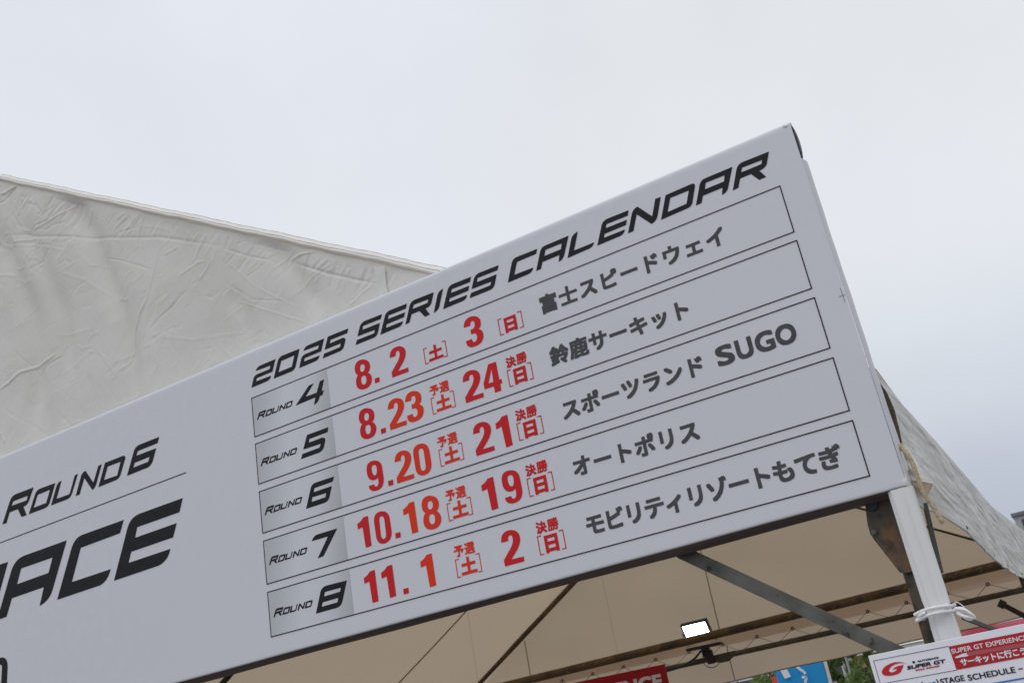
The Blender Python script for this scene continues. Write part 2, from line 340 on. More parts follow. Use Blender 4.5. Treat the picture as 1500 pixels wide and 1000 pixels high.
def heavy(pr, body, x0, z0, sx, sz, r, fit=None, slant=0.0):
    """write with the built-in font; weight from copies shifted by +-r, each a hair in front of the last"""
    v, f = text_shape(body)
    if len(v) == 0: return
    v = v.copy()
    if fit:
        a = v.min(0); b = v.max(0); X0, X1, Z0, Z1 = fit
        rx = r[0]; rz = r[1]
        v = (v - a) / (b - a) * np.array([X1 - X0 - 2 * rx, Z1 - Z0 - 2 * rz]) + np.array([X0 + rx, Z0 + rz])
    else:
        v = v * np.array([sx, sz]) + np.array([x0, z0])
    if slant: v[:, 0] += (v[:, 1] - v[:, 1].min()) * slant
    k = 0
    for dx, dz in ((0, 0), (-1, -1), (1, -1), (1, 1), (-1, 1), (-.5, 0), (.5, 0)) if r[0] else ((0, 0),):
        pr.add([(p[0] + dx * r[0], p[1] + dz * r[1]) for p in v], f, y=pr.y - k * 0.00002); k += 1

GLYPH = {"title":{"2":[0.00293,2.7612,[[[0,0,0],[1211,2836,0],[1652,3550,1],[3064,3645,0],[7898,3618,0],[8435,4661,0],[2252,4901,0],[2901,5842,1],[3989,6043,0],[10638,6118,0],[8967,2453,0],[2448,2426,0],[2100,1439,0],[8304,1336,0],[7714,73,1],[6216,82,0]]]],"0":[0.09494,2.76138,[[[0,0,0],[2211,5027,0],[2790,6175,1],[4289,6272,0],[11193,6152,0],[9158,1451,0],[8696,42,1],[6937,-17,0]],[[2094,1412,0],[3599,4675,0],[8976,4756,0],[7523,1449,0]]]],"5":[0.29042,2.76204,[[[0,0,0],[738,1295,0],[6828,1320,0],[7341,2399,0],[1088,2439,0],[2803,6155,0],[10691,6068,0],[10089,4757,0],[3668,4815,0],[3244,3766,0],[8295,3846,0],[9375,3630,1],[9030,2564,0],[8400,1244,0],[7909,115,1],[6374,57,0]]]],"S":[0.41595,2.762,[[[0,0,0],[708,1340,0],[7099,1273,0],[7575,2245,0],[1072,2428,0],[2253,4891,0],[2821,6135,1],[4372,6239,0],[10761,6119,0],[10106,4811,0],[3540,4938,0],[3117,3803,0],[9637,3725,0],[8545,1195,0],[7997,76,1],[6726,-20,0]]]],"E":[0.50764,2.76252,[[[0,0,0],[2505,5178,0],[3023,6092,1],[4419,6239,0],[10623,6129,0],[10053,4741,0],[3825,4847,0],[3413,3810,0],[9571,3738,0],[8986,2404,0],[2694,2403,0],[2283,1369,0],[8442,1318,0],[7868,49,1],[6522,58,0]]]],"R":[0.59845,2.76253,[[[0,0,0],[2281,4975,0],[2848,6187,1],[4325,6289,0],[11038,6145,0],[9872,3547,0],[9291,2251,1],[7510,2309,0],[8665,6,0],[6869,-43,0],[5350,2310,0],[2570,2316,0],[1478,113,0]],[[3176,3768,0],[3780,4918,0],[8885,4743,0],[8474,3747,0]]]],"I":[0.69817,2.76271,[[[0,0,0],[2149,4846,0],[2679,5837,1],[4308,6082,0],[2264,1457,0],[1684,170,1],[26,12,0]]]],"C":[0.94605,2.76267,[[[0,0,0],[2197,4929,0],[2798,6278,1],[4120,6277,0],[10632,6172,0],[10039,4877,0],[3945,4865,0],[2385,1481,0],[8440,1331,0],[7755,102,1],[6558,53,0]]]],"A":[1.03632,2.76284,[[[0,0,0],[2176,4766,0],[2777,6097,1],[3965,6136,0],[11384,6170,0],[9119,1534,0],[8501,132,1],[6999,-28,0],[7610,1834,0],[2368,1804,0],[1512,66,0]],[[3256,3282,0],[3917,4896,0],[8949,4821,0],[8405,3275,0]]]],"L":[1.13366,2.76331,[[[0,0,0],[2215,4887,0],[2774,6008,1],[4479,6191,0],[2269,1346,0],[8326,1329,0],[7657,171,1],[6431,162,0]]]],"N":[1.31296,2.76317,[[[0,0,0],[2210,4753,0],[2809,6029,1],[4223,6173,0],[7388,1920,0],[9314,6253,0],[10843,6190,0],[8828,1503,0],[8124,197,1],[6717,-48,0],[3514,4192,0],[1583,44,0]]]],"D":[1.40725,2.76359,[[[0,0,0],[2731,6034,0],[9973,6183,0],[11049,6001,1],[10605,4993,0],[8965,1118,0],[8356,190,1],[7233,181,0]],[[2141,1326,0],[3766,4806,0],[8897,4751,0],[7433,1489,0]]]]},"round":{"R":[-1.20234,2.63218,[[[0,0,0],[4012,7395,0],[4948,9222,1],[7769,9107,0],[16948,8989,0],[14754,5290,0],[13935,3465,1],[11448,3376,0],[13237,-49,0],[10478,-76,0],[8390,3320,0],[3903,3293,0],[2266,-202,0]],[[4999,5442,0],[5826,6839,0],[13754,6787,0],[13208,5255,0]]]],"O":[-1.05899,2.63142,[[[0,0,0],[3439,6417,0],[4260,7683,1],[6444,7649,0],[14110,7481,0],[11113,1421,0],[10460,-49,1],[8044,-37,0]],[[2623,1637,0],[4806,5753,0],[11306,5848,0],[9236,1625,0]]]],"U":[-0.94101,2.63216,[[[0,0,0],[2831,5976,0],[3540,7365,1],[5510,7375,0],[2837,1581,0],[9109,1466,0],[9633,1507,1],[9796,1897,0],[12358,7385,0],[13924,7423,0],[10832,1473,0],[10127,0,1],[7932,-29,0]]]],"N":[-0.8148,2.63199,[[[0,0,0],[2993,6422,0],[3692,7502,1],[5241,7431,0],[8936,2249,0],[11589,7455,0],[13265,7521,0],[10546,1807,0],[9732,63,1],[8358,-100,0],[4510,5093,0],[1965,13,0]]]],"D":[-0.70098,2.63229,[[[0,0,0],[3483,7493,0],[12064,7475,0],[13633,7308,1],[13271,6270,0],[10811,1423,0],[10167,188,1],[8389,114,0]],[[2753,1670,0],[4711,5848,0],[11001,5778,0],[9238,1521,0]]]],"6":[-0.56292,2.63309,[[[0,0,0],[3551,7290,0],[4411,8894,1],[6359,8949,0],[15639,8921,0],[14764,7035,0],[5481,7012,0],[4709,5589,0],[14026,5506,0],[12287,1804,0],[11436,233,1],[9338,129,0]],[[3090,1951,0],[3824,3436,0],[10864,3474,0],[10131,2001,0]]]]},"race":{"A":[-1.22519,2.29956,[[[0,0,0],[7062,14710,0],[8931,19118,1],[14673,19123,0],[36278,19118,0],[29225,4639,0],[27644,887,1],[22338,149,0],[24553,5952,0],[7897,5851,0],[5095,163,0]],[[10566,10082,0],[12638,15031,0],[29057,14967,0],[26930,10229,0]]]],"C":[-0.91281,2.30236,[[[0,0,0],[7114,15017,0],[8823,18784,1],[13063,18782,0],[32825,18775,0],[30882,14837,0],[11951,14613,0],[7318,4209,0],[26041,4226,0],[24520,566,1],[20630,133,0]]]],"E":[-0.63858,2.30369,[[[0,0,0],[6667,14808,0],[8123,18606,1],[12705,18804,0],[32269,18831,0],[30530,14722,0],[11480,14680,0],[10309,11497,0],[29105,11572,0],[27188,7476,0],[8343,7420,0],[6925,4149,0],[25763,4181,0],[24670,752,1],[20294,159,0]]]],"n":[-1.17151,2.04046,[[[0,0,0],[599,8917,0],[652,12334,1],[-2262,12845,0],[-6615,13232,0],[-8037,13227,1],[-8195,10809,0],[-8499,1459,0],[-5896,1012,0],[-5664,9801,0],[-5580,10867,1],[-4383,10712,0],[-3083,10606,0],[-2261,10521,1],[-2365,9194,0],[-2989,513,0]]]]},"num":{"4":[0.1701,2.64861,[[[0,0,0],[5727,4594,0],[7793,4741,0],[4143,1538,0],[8448,1506,0],[10035,4590,0],[11735,4685,0],[10319,1413,0],[11160,1419,0],[10506,75,0],[9522,44,0],[8986,-829,0],[8288,-1880,1],[6961,-1922,0],[7769,188,0]]]],"5":[0.16988,2.48012,[[[0,0,0],[819,1386,0],[7374,1453,0],[7921,2458,0],[1253,2614,0],[3159,6590,0],[11362,6562,0],[10899,5168,0],[3956,5124,0],[3601,4096,0],[8557,4136,0],[10044,3917,1],[9714,2892,0],[8994,1202,0],[8279,-41,1],[6631,-8,0]]]],"6":[0.171,2.32936,[[[0,0,0],[2508,5654,0],[3057,6711,1],[4704,6698,0],[11349,6610,0],[10624,5245,0],[3823,5187,0],[3408,4098,0],[10199,4103,0],[8838,1015,0],[8151,-92,1],[6541,-33,0]],[[2305,1498,0],[2767,2745,0],[7922,2620,0],[7421,1501,0]]]],"7":[0.17994,2.23223,[[[0,0,0],[762,1294,1],[2130,1421,0],[9594,1370,0],[3671,-5182,0],[1521,-5297,0],[5948,-93,0]]]],"8":[0.16925,2.02987,[[[0,0,0],[2395,5594,0],[3078,6766,1],[4793,6792,0],[11968,6601,0],[9612,1204,0],[8937,53,1],[7257,12,0]],[[3505,4032,0],[3917,5157,0],[9643,5105,0],[9192,4098,0]],[[2292,1427,0],[2780,2532,0],[8385,2568,0],[7923,1467,0]]]]},"dig":{"8":[0.42385,2.61903,[[[0,0,0],[-2260,428,1],[-2286,2541,0],[-2210,4322,1],[-1195,4812,0],[-2281,5510,1],[-2134,7150,0],[-1839,9398,1],[509,9171,0],[3536,8552,1],[3391,6192,0],[3187,4842,1],[2323,4488,0],[3592,3551,1],[3466,2132,0],[3002,-341,1],[0,0,0]],[[-247,6514,0],[-152,7781,1],[684,7680,0],[1560,7460,1],[1471,6453,0],[1238,5291,1],[492,5360,0],[-305,5497,1],[-247,6514,0]],[[-379,2942,0],[-285,4199,1],[667,4088,0],[1583,3964,1],[1543,2692,0],[1382,1209,1],[497,1320,0],[-394,1407,1],[-379,2942,0]]]],".":[0.46726,2.62344,[[[0,0,0],[41,1439,0],[1763,1429,0],[1691,3,0]]]],"2":[0.52929,2.62071,[[[0,0,0],[-41,1583,0],[2566,4184,0],[3566,5320,1],[3549,6297,0],[3540,7324,1],[2927,7332,0],[2131,7300,1],[2131,6018,0],[29,6100,0],[340,9004,1],[3277,8597,0],[5955,8020,1],[5649,5622,0],[5322,4335,1],[4209,3193,0],[2157,1278,0],[5787,1192,0],[5730,-22,0]]]],"3":[0.80064,2.62065,[[[0,0,0],[-1610,513,1],[-1415,2297,0],[568,2314,0],[504,1251,1],[1163,1167,0],[2107,1179,1],[2249,2360,0],[2253,3520,1],[1497,3666,0],[557,3705,0],[538,5053,0],[1208,5011,0],[2060,5078,1],[2191,6350,0],[2214,7340,1],[1459,7365,0],[752,7372,1],[679,6249,0],[-1395,6398,0],[-1016,9198,1],[1769,8730,0],[4487,8057,1],[4129,5746,0],[3921,4655,1],[3064,4393,0],[4517,3698,1],[4284,2055,0],[3779,-587,1],[0,0,0]]]],"4":[0.81824,2.49072,[[[0,0,0],[-36,1604,0],[2379,6494,0],[4837,6427,0],[4940,1222,0],[5612,1213,0],[5637,24,0],[5001,-50,0],[4945,-1913,0],[2977,-1910,0],[2942,-83,0]],[[1495,1220,0],[3112,4974,0],[3057,1181,0]]]],"0":[0.58464,2.31511,[[[0,0,0],[-2136,385,1],[-2095,2781,0],[-2176,6456,0],[-2123,9291,1],[681,8893,0],[3104,8508,1],[3180,6080,0],[3266,2778,0],[3086,-305,1],[0,0,0]],[[-455,2668,0],[-376,6407,0],[-353,7702,1],[539,7559,0],[1345,7418,1],[1341,6262,0],[1307,2519,0],[1210,1149,1],[399,1214,0],[-452,1383,1],[-455,2668,0]]]],"9":[0.42182,2.31573,[[[0,0,0],[-2069,251,1],[-2072,1963,0],[-186,1995,0],[-120,1098,1],[602,1115,0],[1427,1245,1],[1410,2626,0],[1412,3578,0],[736,2931,1],[-435,3207,0],[-2201,3622,1],[-2158,6251,0],[-2135,8952,1],[450,8649,0],[3096,8324,1],[3234,6052,0],[3322,2929,0],[3193,-275,1],[0,0,0]],[[-375,6472,0],[-329,7543,1],[636,7389,0],[1401,7268,1],[1377,6170,0],[1324,4318,1],[520,4351,0],[-438,4522,1],[-375,6472,0]]]],"1":[0.77879,2.1669,[[[0,0,0],[-275,5877,0],[-1962,5595,0],[-1942,7196,0],[-454,7532,1],[222,8460,0],[2005,8523,0],[2040,73,0]]]]},"logo":{"G":[1.68035,1.61341,[[[0,0,0],[-1594,1055,1],[-3392,672,0],[-5201,287,1],[-5436,-698,0],[-5519,-1462,1],[-3862,-1557,0],[-2425,-1654,1],[-1753,-1165,0],[-834,-8,0],[-1927,-31,0],[-2734,-66,1],[-3290,-578,0],[-2319,-490,0],[-2533,-778,0],[-3656,-1227,1],[-3984,-717,0],[-3887,86,1],[-2427,390,0],[-1120,556,1],[-14,23,0]]]],"car":[1.77041,1.60766,[[[0,0,0],[185,266,0],[629,282,1],[1078,437,0],[1936,634,1],[2534,520,0],[2120,279,0],[2624,183,0],[2340,-83,0],[1226,-31,0],[720,-56,0]]]]}}
PLACED = [["title","2",0.00293,2.7612,1],["title","0",0.09494,2.76138,1],["title","5",0.29042,2.76204,1],["title","S",0.41595,2.762,1],["title","E",0.50764,2.76252,1],["title","R",0.59845,2.76253,1],["title","I",0.69817,2.76271,1],["title","C",0.94605,2.76267,1],["title","A",1.03632,2.76284,1],["title","L",1.13366,2.76331,1],["title","N",1.31296,2.76317,1],["title","D",1.40725,2.76359,1],["title","2",0.19789,2.76194,1],["title","E",0.7304,2.76234,1],["title","S",0.82081,2.76275,1],["title","E",1.22325,2.76418,1],["title","A",1.50335,2.7636,1],["title","R",1.60194,2.76357,1],["round","R",-1.20234,2.63218,1],["round","O",-1.05899,2.63142,1],["round","U",-0.94101,2.63216,1],["round","N",-0.8148,2.63199,1],["round","D",-0.70098,2.63229,1],["round","6",-0.56292,2.63309,1],["race","A",-1.22519,2.29956,1],["race","C",-0.91281,2.30236,1],["race","E",-0.63858,2.30369,1],["race","n",-1.17151,2.04046,1]]
DIGITS = [[0,"8",0.4238,2.619],[0,".",0.4673,2.6234],[0,"2",0.5293,2.6207],[0,"3",0.8006,2.6206],[1,"8",0.417,2.4696],[1,".",0.4659,2.4697],[1,"2",0.4988,2.4712],[1,"3",0.5744,2.472],[1,"2",0.7549,2.4712],[1,"4",0.8182,2.4907],[2,"9",0.4218,2.3157],[2,".",0.4677,2.3167],[2,"2",0.4981,2.3159],[2,"0",0.5846,2.3151],[2,"2",0.7603,2.3194],[2,"1",0.8523,2.3165],[3,"1",0.3657,2.1687],[3,"0",0.4258,2.1655],[3,".",0.469,2.1688],[3,"1",0.5239,2.1684],[3,"8",0.5878,2.1642],[3,"1",0.7788,2.1669],[3,"9",0.8437,2.1686],[4,"1",0.3665,2.0175],[4,"1",0.4258,2.0181],[4,".",0.4711,2.0173],[4,"1",0.5565,2.0177],[4,"2",0.7897,2.0183]]
RTR = (-1.16903, 2.48941)


# ================================================================ setting
g = MB(); g.v = [(-300, -300, 0), (300, -300, 0), (300, 400, 0), (-300, 400, 0)]; g.f = [(0, 1, 2, 3)]
gr = g.build('ground', M['asphalt']); gr['kind'] = 'structure'

# ================================================================ big gable tent
TX0, TX1, AX, AZ = -4.62, 1.785, -1.40, 4.197        # left eave, right eave, ridge
YF, YB = 0.08, 8.6                                     # front and far gable planes
tent = empty('marquee_tent', (-1.4, 4.3, 0), 'large grey-white gable tent with rusty pipe frame behind the white calendar banner', 'tent')
def rake_z(x):
    x = np.asarray(x, float)
    return np.where(x < AX, AZ - (AX - x) * 0.607, AZ - (x - AX) * 0.613)

# creases measured on the front gable cloth (x, z), amplitude m, half-width m
CRE = [
 ([(-1.156, 3.842), (-1.047, 3.837), (-0.983, 3.844), (-0.877, 3.86)], 4, 6), ([(-1.356, 3.901), (-1.184, 3.833), (-1.129, 3.802), (-0.846, 3.682), (-0.625, 3.586), (-0.447, 3.515), (-0.251, 3.41), (-0.134, 3.347)], -3, 8),
 ([(-1.233, 4.085), (-1.185, 4.06), (-1.133, 4.015)], 3, 6), ([(-1.36, 4.102), (-1.326, 4.09), (-1.234, 4.096)], 7, 8), ([(-1.325, 4.053), (-1.234, 4.096)], -7, 9), ([(-1.41, 4.06), (-1.325, 4.053)], -5, 9),
 ([(-0.432, 3.569), (-0.449, 3.47), (-0.486, 3.368), (-0.522, 3.291), (-0.562, 3.247)], 2.2, 7), ([(-0.361, 3.319), (-0.308, 3.334), (-0.257, 3.343)], 3, 4), ([(-0.277, 3.269), (-0.231, 3.298), (-0.2, 3.326)], 4, 4),
 ([(-0.436, 3.2), (-0.322, 3.257)], -2, 5), ([(-0.919, 3.473), (-0.826, 3.491)], -2, 4), ([(-0.749, 3.554), (-0.653, 3.502), (-0.477, 3.389)], -2.2, 4), ([(-0.656, 3.618), (-0.567, 3.607)], -2.5, 5),
 ([(-1.055, 3.903), (-1.009, 3.956)], -3, 6), ([(-1.175, 3.836), (-1.138, 3.855), (-1.046, 3.84)], -4, 6), ([(-1.004, 3.584), (-0.874, 3.591)], 1.5, 5), ([(-0.429, 3.431), (-0.36, 3.439)], 2.5, 4),
 ([(-1.298, 3.845), (-1.166, 3.804), (-1.129, 3.796)], 3, 7), ([(-1.36, 3.20), (-1.342, 3.211), (-1.288, 3.218), (-1.226, 3.242), (-1.164, 3.243), (-1.077, 3.238), (-1.008, 3.248)], 6, 7), ([(-1.15, 3.189), (-1.077, 3.216), (-0.974, 3.228)], -3, 5),
 ([(-0.615, 3.124), (-0.596, 3.188), (-0.562, 3.247), (-0.526, 3.287)], 5, 6), ([(-0.55, 3.125), (-0.534, 3.213), (-0.507, 3.28)], 2, 5), ([(-0.513, 3.17), (-0.459, 3.197), (-0.368, 3.228)], -3, 5),
 ([(-1.339, 3.037), (-1.306, 2.982)], 4, 5), ([(-0.958, 3.176), (-0.906, 3.287)], 1.5, 4), ([(-0.991, 3.273), (-0.981, 3.376)], 1.5, 4), ([(-1.181, 3.177), (-1.129, 3.197)], 1.5, 4),
 ([(0.136, 3.187), (0.185, 3.187), (0.262, 3.17), (0.317, 3.148)], 5, 5), ([(0.15, 3.172), (0.282, 3.08), (0.464, 2.971)], -4.5, 7), ([(0.129, 3.05), (0.199, 3.085), (0.311, 3.108)], 2.2, 4),
 ([(0.349, 2.935), (0.408, 2.961), (0.446, 2.973)], 3, 4), ([(-0.144, 3.278), (-0.083, 3.307)], -2.5, 5), ([(-0.059, 3.197), (0.005, 3.207), (0.041, 3.222)], -2, 4), ([(-0.101, 3.126), (0.041, 3.033), (0.199, 2.931)], 1.5, 4),
 ([(-0.152, 3.348), (-0.031, 3.268), (0.074, 3.208)], -2.5, 6), ([(0.503, 2.993), (0.522, 3.002)], 3, 4), ([(-0.40, 3.60), (-0.41, 3.40)], 1.2, 4)]
SOFT = [([(-1.43, 3.95), (-1.326, 3.828), (-1.164, 3.468), (-1.137, 3.144), (-1.15, 2.9)], -15, 55), ([(-1.25, 3.95), (-1.138, 3.751), (-0.972, 3.397), (-0.93, 3.1)], -9, 45), ([(-0.99, 4.0), (-0.947, 3.918), (-0.812, 3.671), (-0.662, 3.283), (-0.625, 3.063), (-0.61, 2.9)], -16, 50),
        ([(0.02, 3.40), (0.056, 3.298), (0.113, 3.198), (0.18, 3.087), (0.25, 2.95)], -9, 38), ([(-0.138, 3.181), (-0.078, 3.071), (-0.02, 2.9)], -6, 35), ([(-0.35, 3.5), (-0.28, 3.3), (-0.22, 2.95)], -5, 60)]
def seg_ridge(X, Z, line, amp, w, D):
    """adds a ridge of the given height along a polyline; only touches nearby vertices"""
    pts = np.array(line, float)
    m = w * 4
    sel = (X > pts[:, 0].min() - m) & (X < pts[:, 0].max() + m) & (Z > pts[:, 1].min() - m) & (Z < pts[:, 1].max() + m)
    if not sel.any(): return
    x = X[sel]; z = Z[sel]; best = np.full(x.shape, 1e9); tt = np.zeros(x.shape)
    L = np.r_[0, np.cumsum(np.hypot(*np.diff(pts, axis=0).T))]
    for i in range(len(pts) - 1):
        a = pts[i]; d = pts[i + 1] - a; l2 = d @ d
        t = np.clip(((x - a[0]) * d[0] + (z - a[1]) * d[1]) / l2, 0, 1)
        dd = np.hypot(x - a[0] - t * d[0], z - a[1] - t * d[1]); b = dd < best
        best = np.where(b, dd, best); tt = np.where(b, (L[i] + t * (L[i + 1] - L[i])) / L[-1], tt)
    fade = np.clip(np.minimum(tt, 1 - tt) * 5 + 0.15, 0, 1)
    D[sel] += amp * fade * np.exp(-(best / w) ** 2)
def small_creases(X, Z, D, n, x0, x1, z0, z1, ang, spread, lmin, lmax, amp, w):
    for _ in range(n):
        cx = rng.uniform(x0, x1); cz = rng.uniform(z0, z1); a = math.radians(rng.normal(ang, spread)); l = rng.uniform(lmin, lmax)
        bend = rng.normal(0, .12) * l; dx, dz = math.cos(a), math.sin(a)
        line = [(cx - dx * l / 2, cz - dz * l / 2), (cx - dz * bend, cz + dx * bend), (cx + dx * l / 2, cz + dz * l / 2)]
        seg_ridge(X, Z, line, amp * rng.choice([-1, 1]) * rng.uniform(.4, 1.2), w * rng.uniform(.7, 1.6), D)
def smooth_noise(X, Z, lx, lz, n=7, seed=1):
    r = np.random.default_rng(seed); o = np.zeros_like(X)
    for _ in range(n):
        a = r.uniform(0, 2 * np.pi, 3); k = r.uniform(.5, 1.5, 2)
        o += np.sin(X * 6.283 * k[0] / lx * math.cos(a[2]) + Z * 6.283 * k[1] / lz * math.sin(a[2]) + a[0] + 1.5 * np.sin(Z / lz * 3 + a[1]))
    return o / n

# front gable cloth: hangs from the rake, real folds and creases
xs = np.r_[np.linspace(TX0, -1.6, 60), np.linspace(-1.595, 0.85, 680), np.linspace(0.86, TX1 - 0.01, 60)]
tv = np.linspace(0, 1, 540)
zt = rake_z(xs) - 0.006; zlow = np.minimum(2.02, zt - 0.05)
X = np.repeat(xs[:, None], len(tv), 1); Z = zlow[:, None] + (zt - zlow)[:, None] * (tv[None, :] ** 0.8)
D = np.zeros_like(X)
for l, a, w in SOFT: seg_ridge(X, Z, l, a * .0015, w * .001, D)
for l, a, w in CRE: seg_ridge(X, Z, l, a * .001 * 0.70, w * .001 * .75, D)
small_creases(X, Z, D, 420, -1.5, .7, 2.9, 4.2, 38, 26, .02, .13, .0010, .0034)
for _ in range(150):      # short pulls radiating from the stitched rake
    cx = rng.uniform(-1.45, .75); l = rng.uniform(.03, .13); a = math.radians(rng.normal(-125, 22)); cz = float(rake_z(cx)) - rng.uniform(.015, .05)
    seg_ridge(X, Z, [(cx, cz), (cx + math.cos(a) * l, cz + math.sin(a) * l)], rng.choice([-1, 1]) * rng.uniform(.0007, .0019), rng.uniform(.0035, .0065), D)
small_creases(X, Z, D, 120, -1.45, -.9, 3.6, 4.2, 45, 50, .04, .15, .0014, .0045)
small_creases(X, Z, D, 40, -1.4, .6, 2.9, 4.1, -28, 12, .15, .5, .0008, .0045)
D += smooth_noise(X, Z, .7, .5, 8, 3) * .005 + smooth_noise(X, Z, .16, .12, 9, 5) * .0007
D *= np.clip((zt[:, None] - Z) / .03, .1, 1)
P = np.stack([X, YF - D, Z], -1)
keep(grid_mesh('front_gable_cloth', P, M['fabric']), tent)
# stitched reinforcement strip on the gable cloth
st = MB()
for i in range(14):
    z0 = 2.90 + i * .2 / 14
sz = np.linspace(2.78, 3.025, 24); sx = np.array([0.4705, 0.478, 0.497, 0.5045])
P = np.zeros((4, 24, 3))
for i in range(4):
    P[i, :, 0] = sx[i] + .0015 * np.sin(sz * 60 + i); P[i, :, 1] = YF - .006 - (.002 if i in (1, 2) else 0) - .0015 * np.sin(sz * 40); P[i, :, 2] = sz - .012 * (i / 3)
keep(grid_mesh('seam_strip', P, M['fabric']), tent)
def rake_strip(off0, off1, y0, y1, n=120, wob=.002):
    xx = np.linspace(TX0 - .02, TX1 + .004, n); z = rake_z(xx)
    nz_ = .853; P = np.zeros((n, 2, 3)); P[:, 0] = np.stack([xx, np.full(n, y0), z + off0 / nz_ + wob * np.sin(xx * 23)], -1); P[:, 1] = np.stack([xx, np.full(n, y1), z + off1 / nz_ + wob * np.sin(xx * 23)], -1)
    return P
# rolled edge of the roof sheet along the front rake: hem tube, stitched lip and upper bead
xx = np.r_[np.linspace(TX0 - .02, AX, 60), np.linspace(AX, TX1 - .016, 260)[1:]]
prf = [(.0745, -.004), (.0700, .0005), (.0695, .005), (.0735, .0095), (.0760, .0105), (.0770, .0145), (.084, .0215), (.094, .0275), (.106, .0315), (.120, .033)]
P = np.zeros((len(xx), len(prf), 3))
for j, (y_, dz) in enumerate(prf):
    wob = .0013 * np.sin(xx * 17) + .0009 * np.sin(xx * 53 + j * .4) + (.0006 * np.sin(xx * 131 + j) if j > 4 else 0)
    P[:, j] = np.stack([xx, y_ + .0012 * np.sin(xx * 31 + j * .3), rake_z(xx) + dz + wob], -1)
keep(grid_mesh('rake_hem', P, M['seam']), tent)
for j_, r_ in ((4, .0011), (8, .0009)):
    MB().tube([tuple(q + np.array([0, -.0008, .0004])) for q in P[::2, j_]], r_, 5).build('stitch_line', M['seam_dark'], tent)
# roof sheets (two slopes) with seams
def roof_sheet(xa, xb, n=70):
    yy = np.linspace(YF, YB + .05, 120); t = np.linspace(0, 1, n); xx = xa + (xb - xa) * t
    X = np.repeat(xx[:, None], len(yy), 1); Y = np.repeat(yy[None, :], n, 0)
    sag = .05 * np.sin(np.pi * t)[:, None] * np.abs(np.sin(np.pi * (Y - YF) / 4.26))
    Z = rake_z(X) - sag + .03 + .01 * smooth_noise(X, Y, .9, .9, 6, 9) + .02 * ((Y - YF) / 8.5) * (1 - t[:, None] * 0)
    if xb > xa:      # the right slope ends on the drooping top edge of the side valance
        ev = np.interp(yy, [.08, .358, .94, 1.72, 2.49, 4.9, 8.65], [2.244, 2.217, 2.215, 2.202, 2.182, 2.275, 2.34])
        base = float(rake_z(xb)); Z = Z + (ev[None, :] - Z[-1][None, :]) * (t[:, None] ** 5)
    Z[:, 0] = rake_z(xx) + .008 + ((2.244 - float(rake_z(xb)) - .008) * t ** 5 if xb > xa else 0)
    return np.stack([X, Y, Z], -1)
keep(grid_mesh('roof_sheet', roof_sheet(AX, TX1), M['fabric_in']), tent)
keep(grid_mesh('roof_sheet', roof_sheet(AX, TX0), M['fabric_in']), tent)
def roof_seam(y, right=False, w=.008, m='seam_dark'):
    a, b = (AX, TX1) if right else (AX, TX0)
    m_ = MB(); pts = []
    for k in range(13):
        x = a + (b - a) * k / 12; pts.append((x, y, float(rake_z(x)) - .035 - .05 * math.sin(math.pi * k / 12) * abs(math.sin(math.pi * (y - YF) / 4.26))))
    m_.tube(pts, w, 6); m_.build('roof_seam', M[m], tent)
for y in (6.62, 2.3): roof_seam(y, False, .007)

# far gable cloth (seen from inside) + hem + outer valance
n = 130; xx = np.linspace(TX0 + .02, TX1 - .02, n); hemz = 2.236 + .0167 * (xx + 1.4)
t = np.linspace(0, 1, 40); zt = rake_z(xx) + .075
X = np.repeat(xx[:, None], 40, 1); Z = hemz[:, None] + (zt - hemz)[:, None] * t
P = np.stack([X, YB + .05 + .018 * smooth_noise(X, Z, 1.3, 1.0, 6, 4), Z], -1)
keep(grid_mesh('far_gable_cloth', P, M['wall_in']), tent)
P = np.zeros((n, 3, 3)); hz = 2.178 + .0118 * (xx + 3.2)
for j, f_ in enumerate((0, .5, 1)):
    P[:, j] = np.stack([xx, YB - .012 + .004 * np.sin(xx * 9 + j), hz - .022 + f_ * .135], -1)
keep(grid_mesh('gable_hem', P, M['hem']), tent)
P = np.zeros((n, 9, 3)); vb = 1.8555 + .0204 * (xx - 0.0)
for j in range(9):
    f_ = j / 8; P[:, j] = np.stack([xx, YB + .13 + .012 * np.sin(xx * 4 + 2 * f_) * (1 - f_), vb - .002 + (2.30 - vb) * f_ + (1 - f_) * .004 * np.sin(xx * 5)], -1)
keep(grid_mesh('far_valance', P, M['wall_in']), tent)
for x, z0, z1 in ((-1.525, 2.2, 4.1), (-3.89, 2.2, 2.70), (-1.518, 1.83, 2.2), (0.75, 2.3, 2.9)):
    MB().box(x - .0045, x + .0045, YB + (.024 if z0 > 2 else .108), YB + (.030 if z0 > 2 else .113), z0, z1).build('vertical_seam', M['seam_dark'], tent)
hm = MB(); hm.tube([(x, YB + .125, 1.855 + .0204 * x + .004 * math.sin(x * 5)) for x in np.linspace(TX0, TX1, 60)], .006, 6); hm.build('valance_edge', M['seam_dark'], tent)

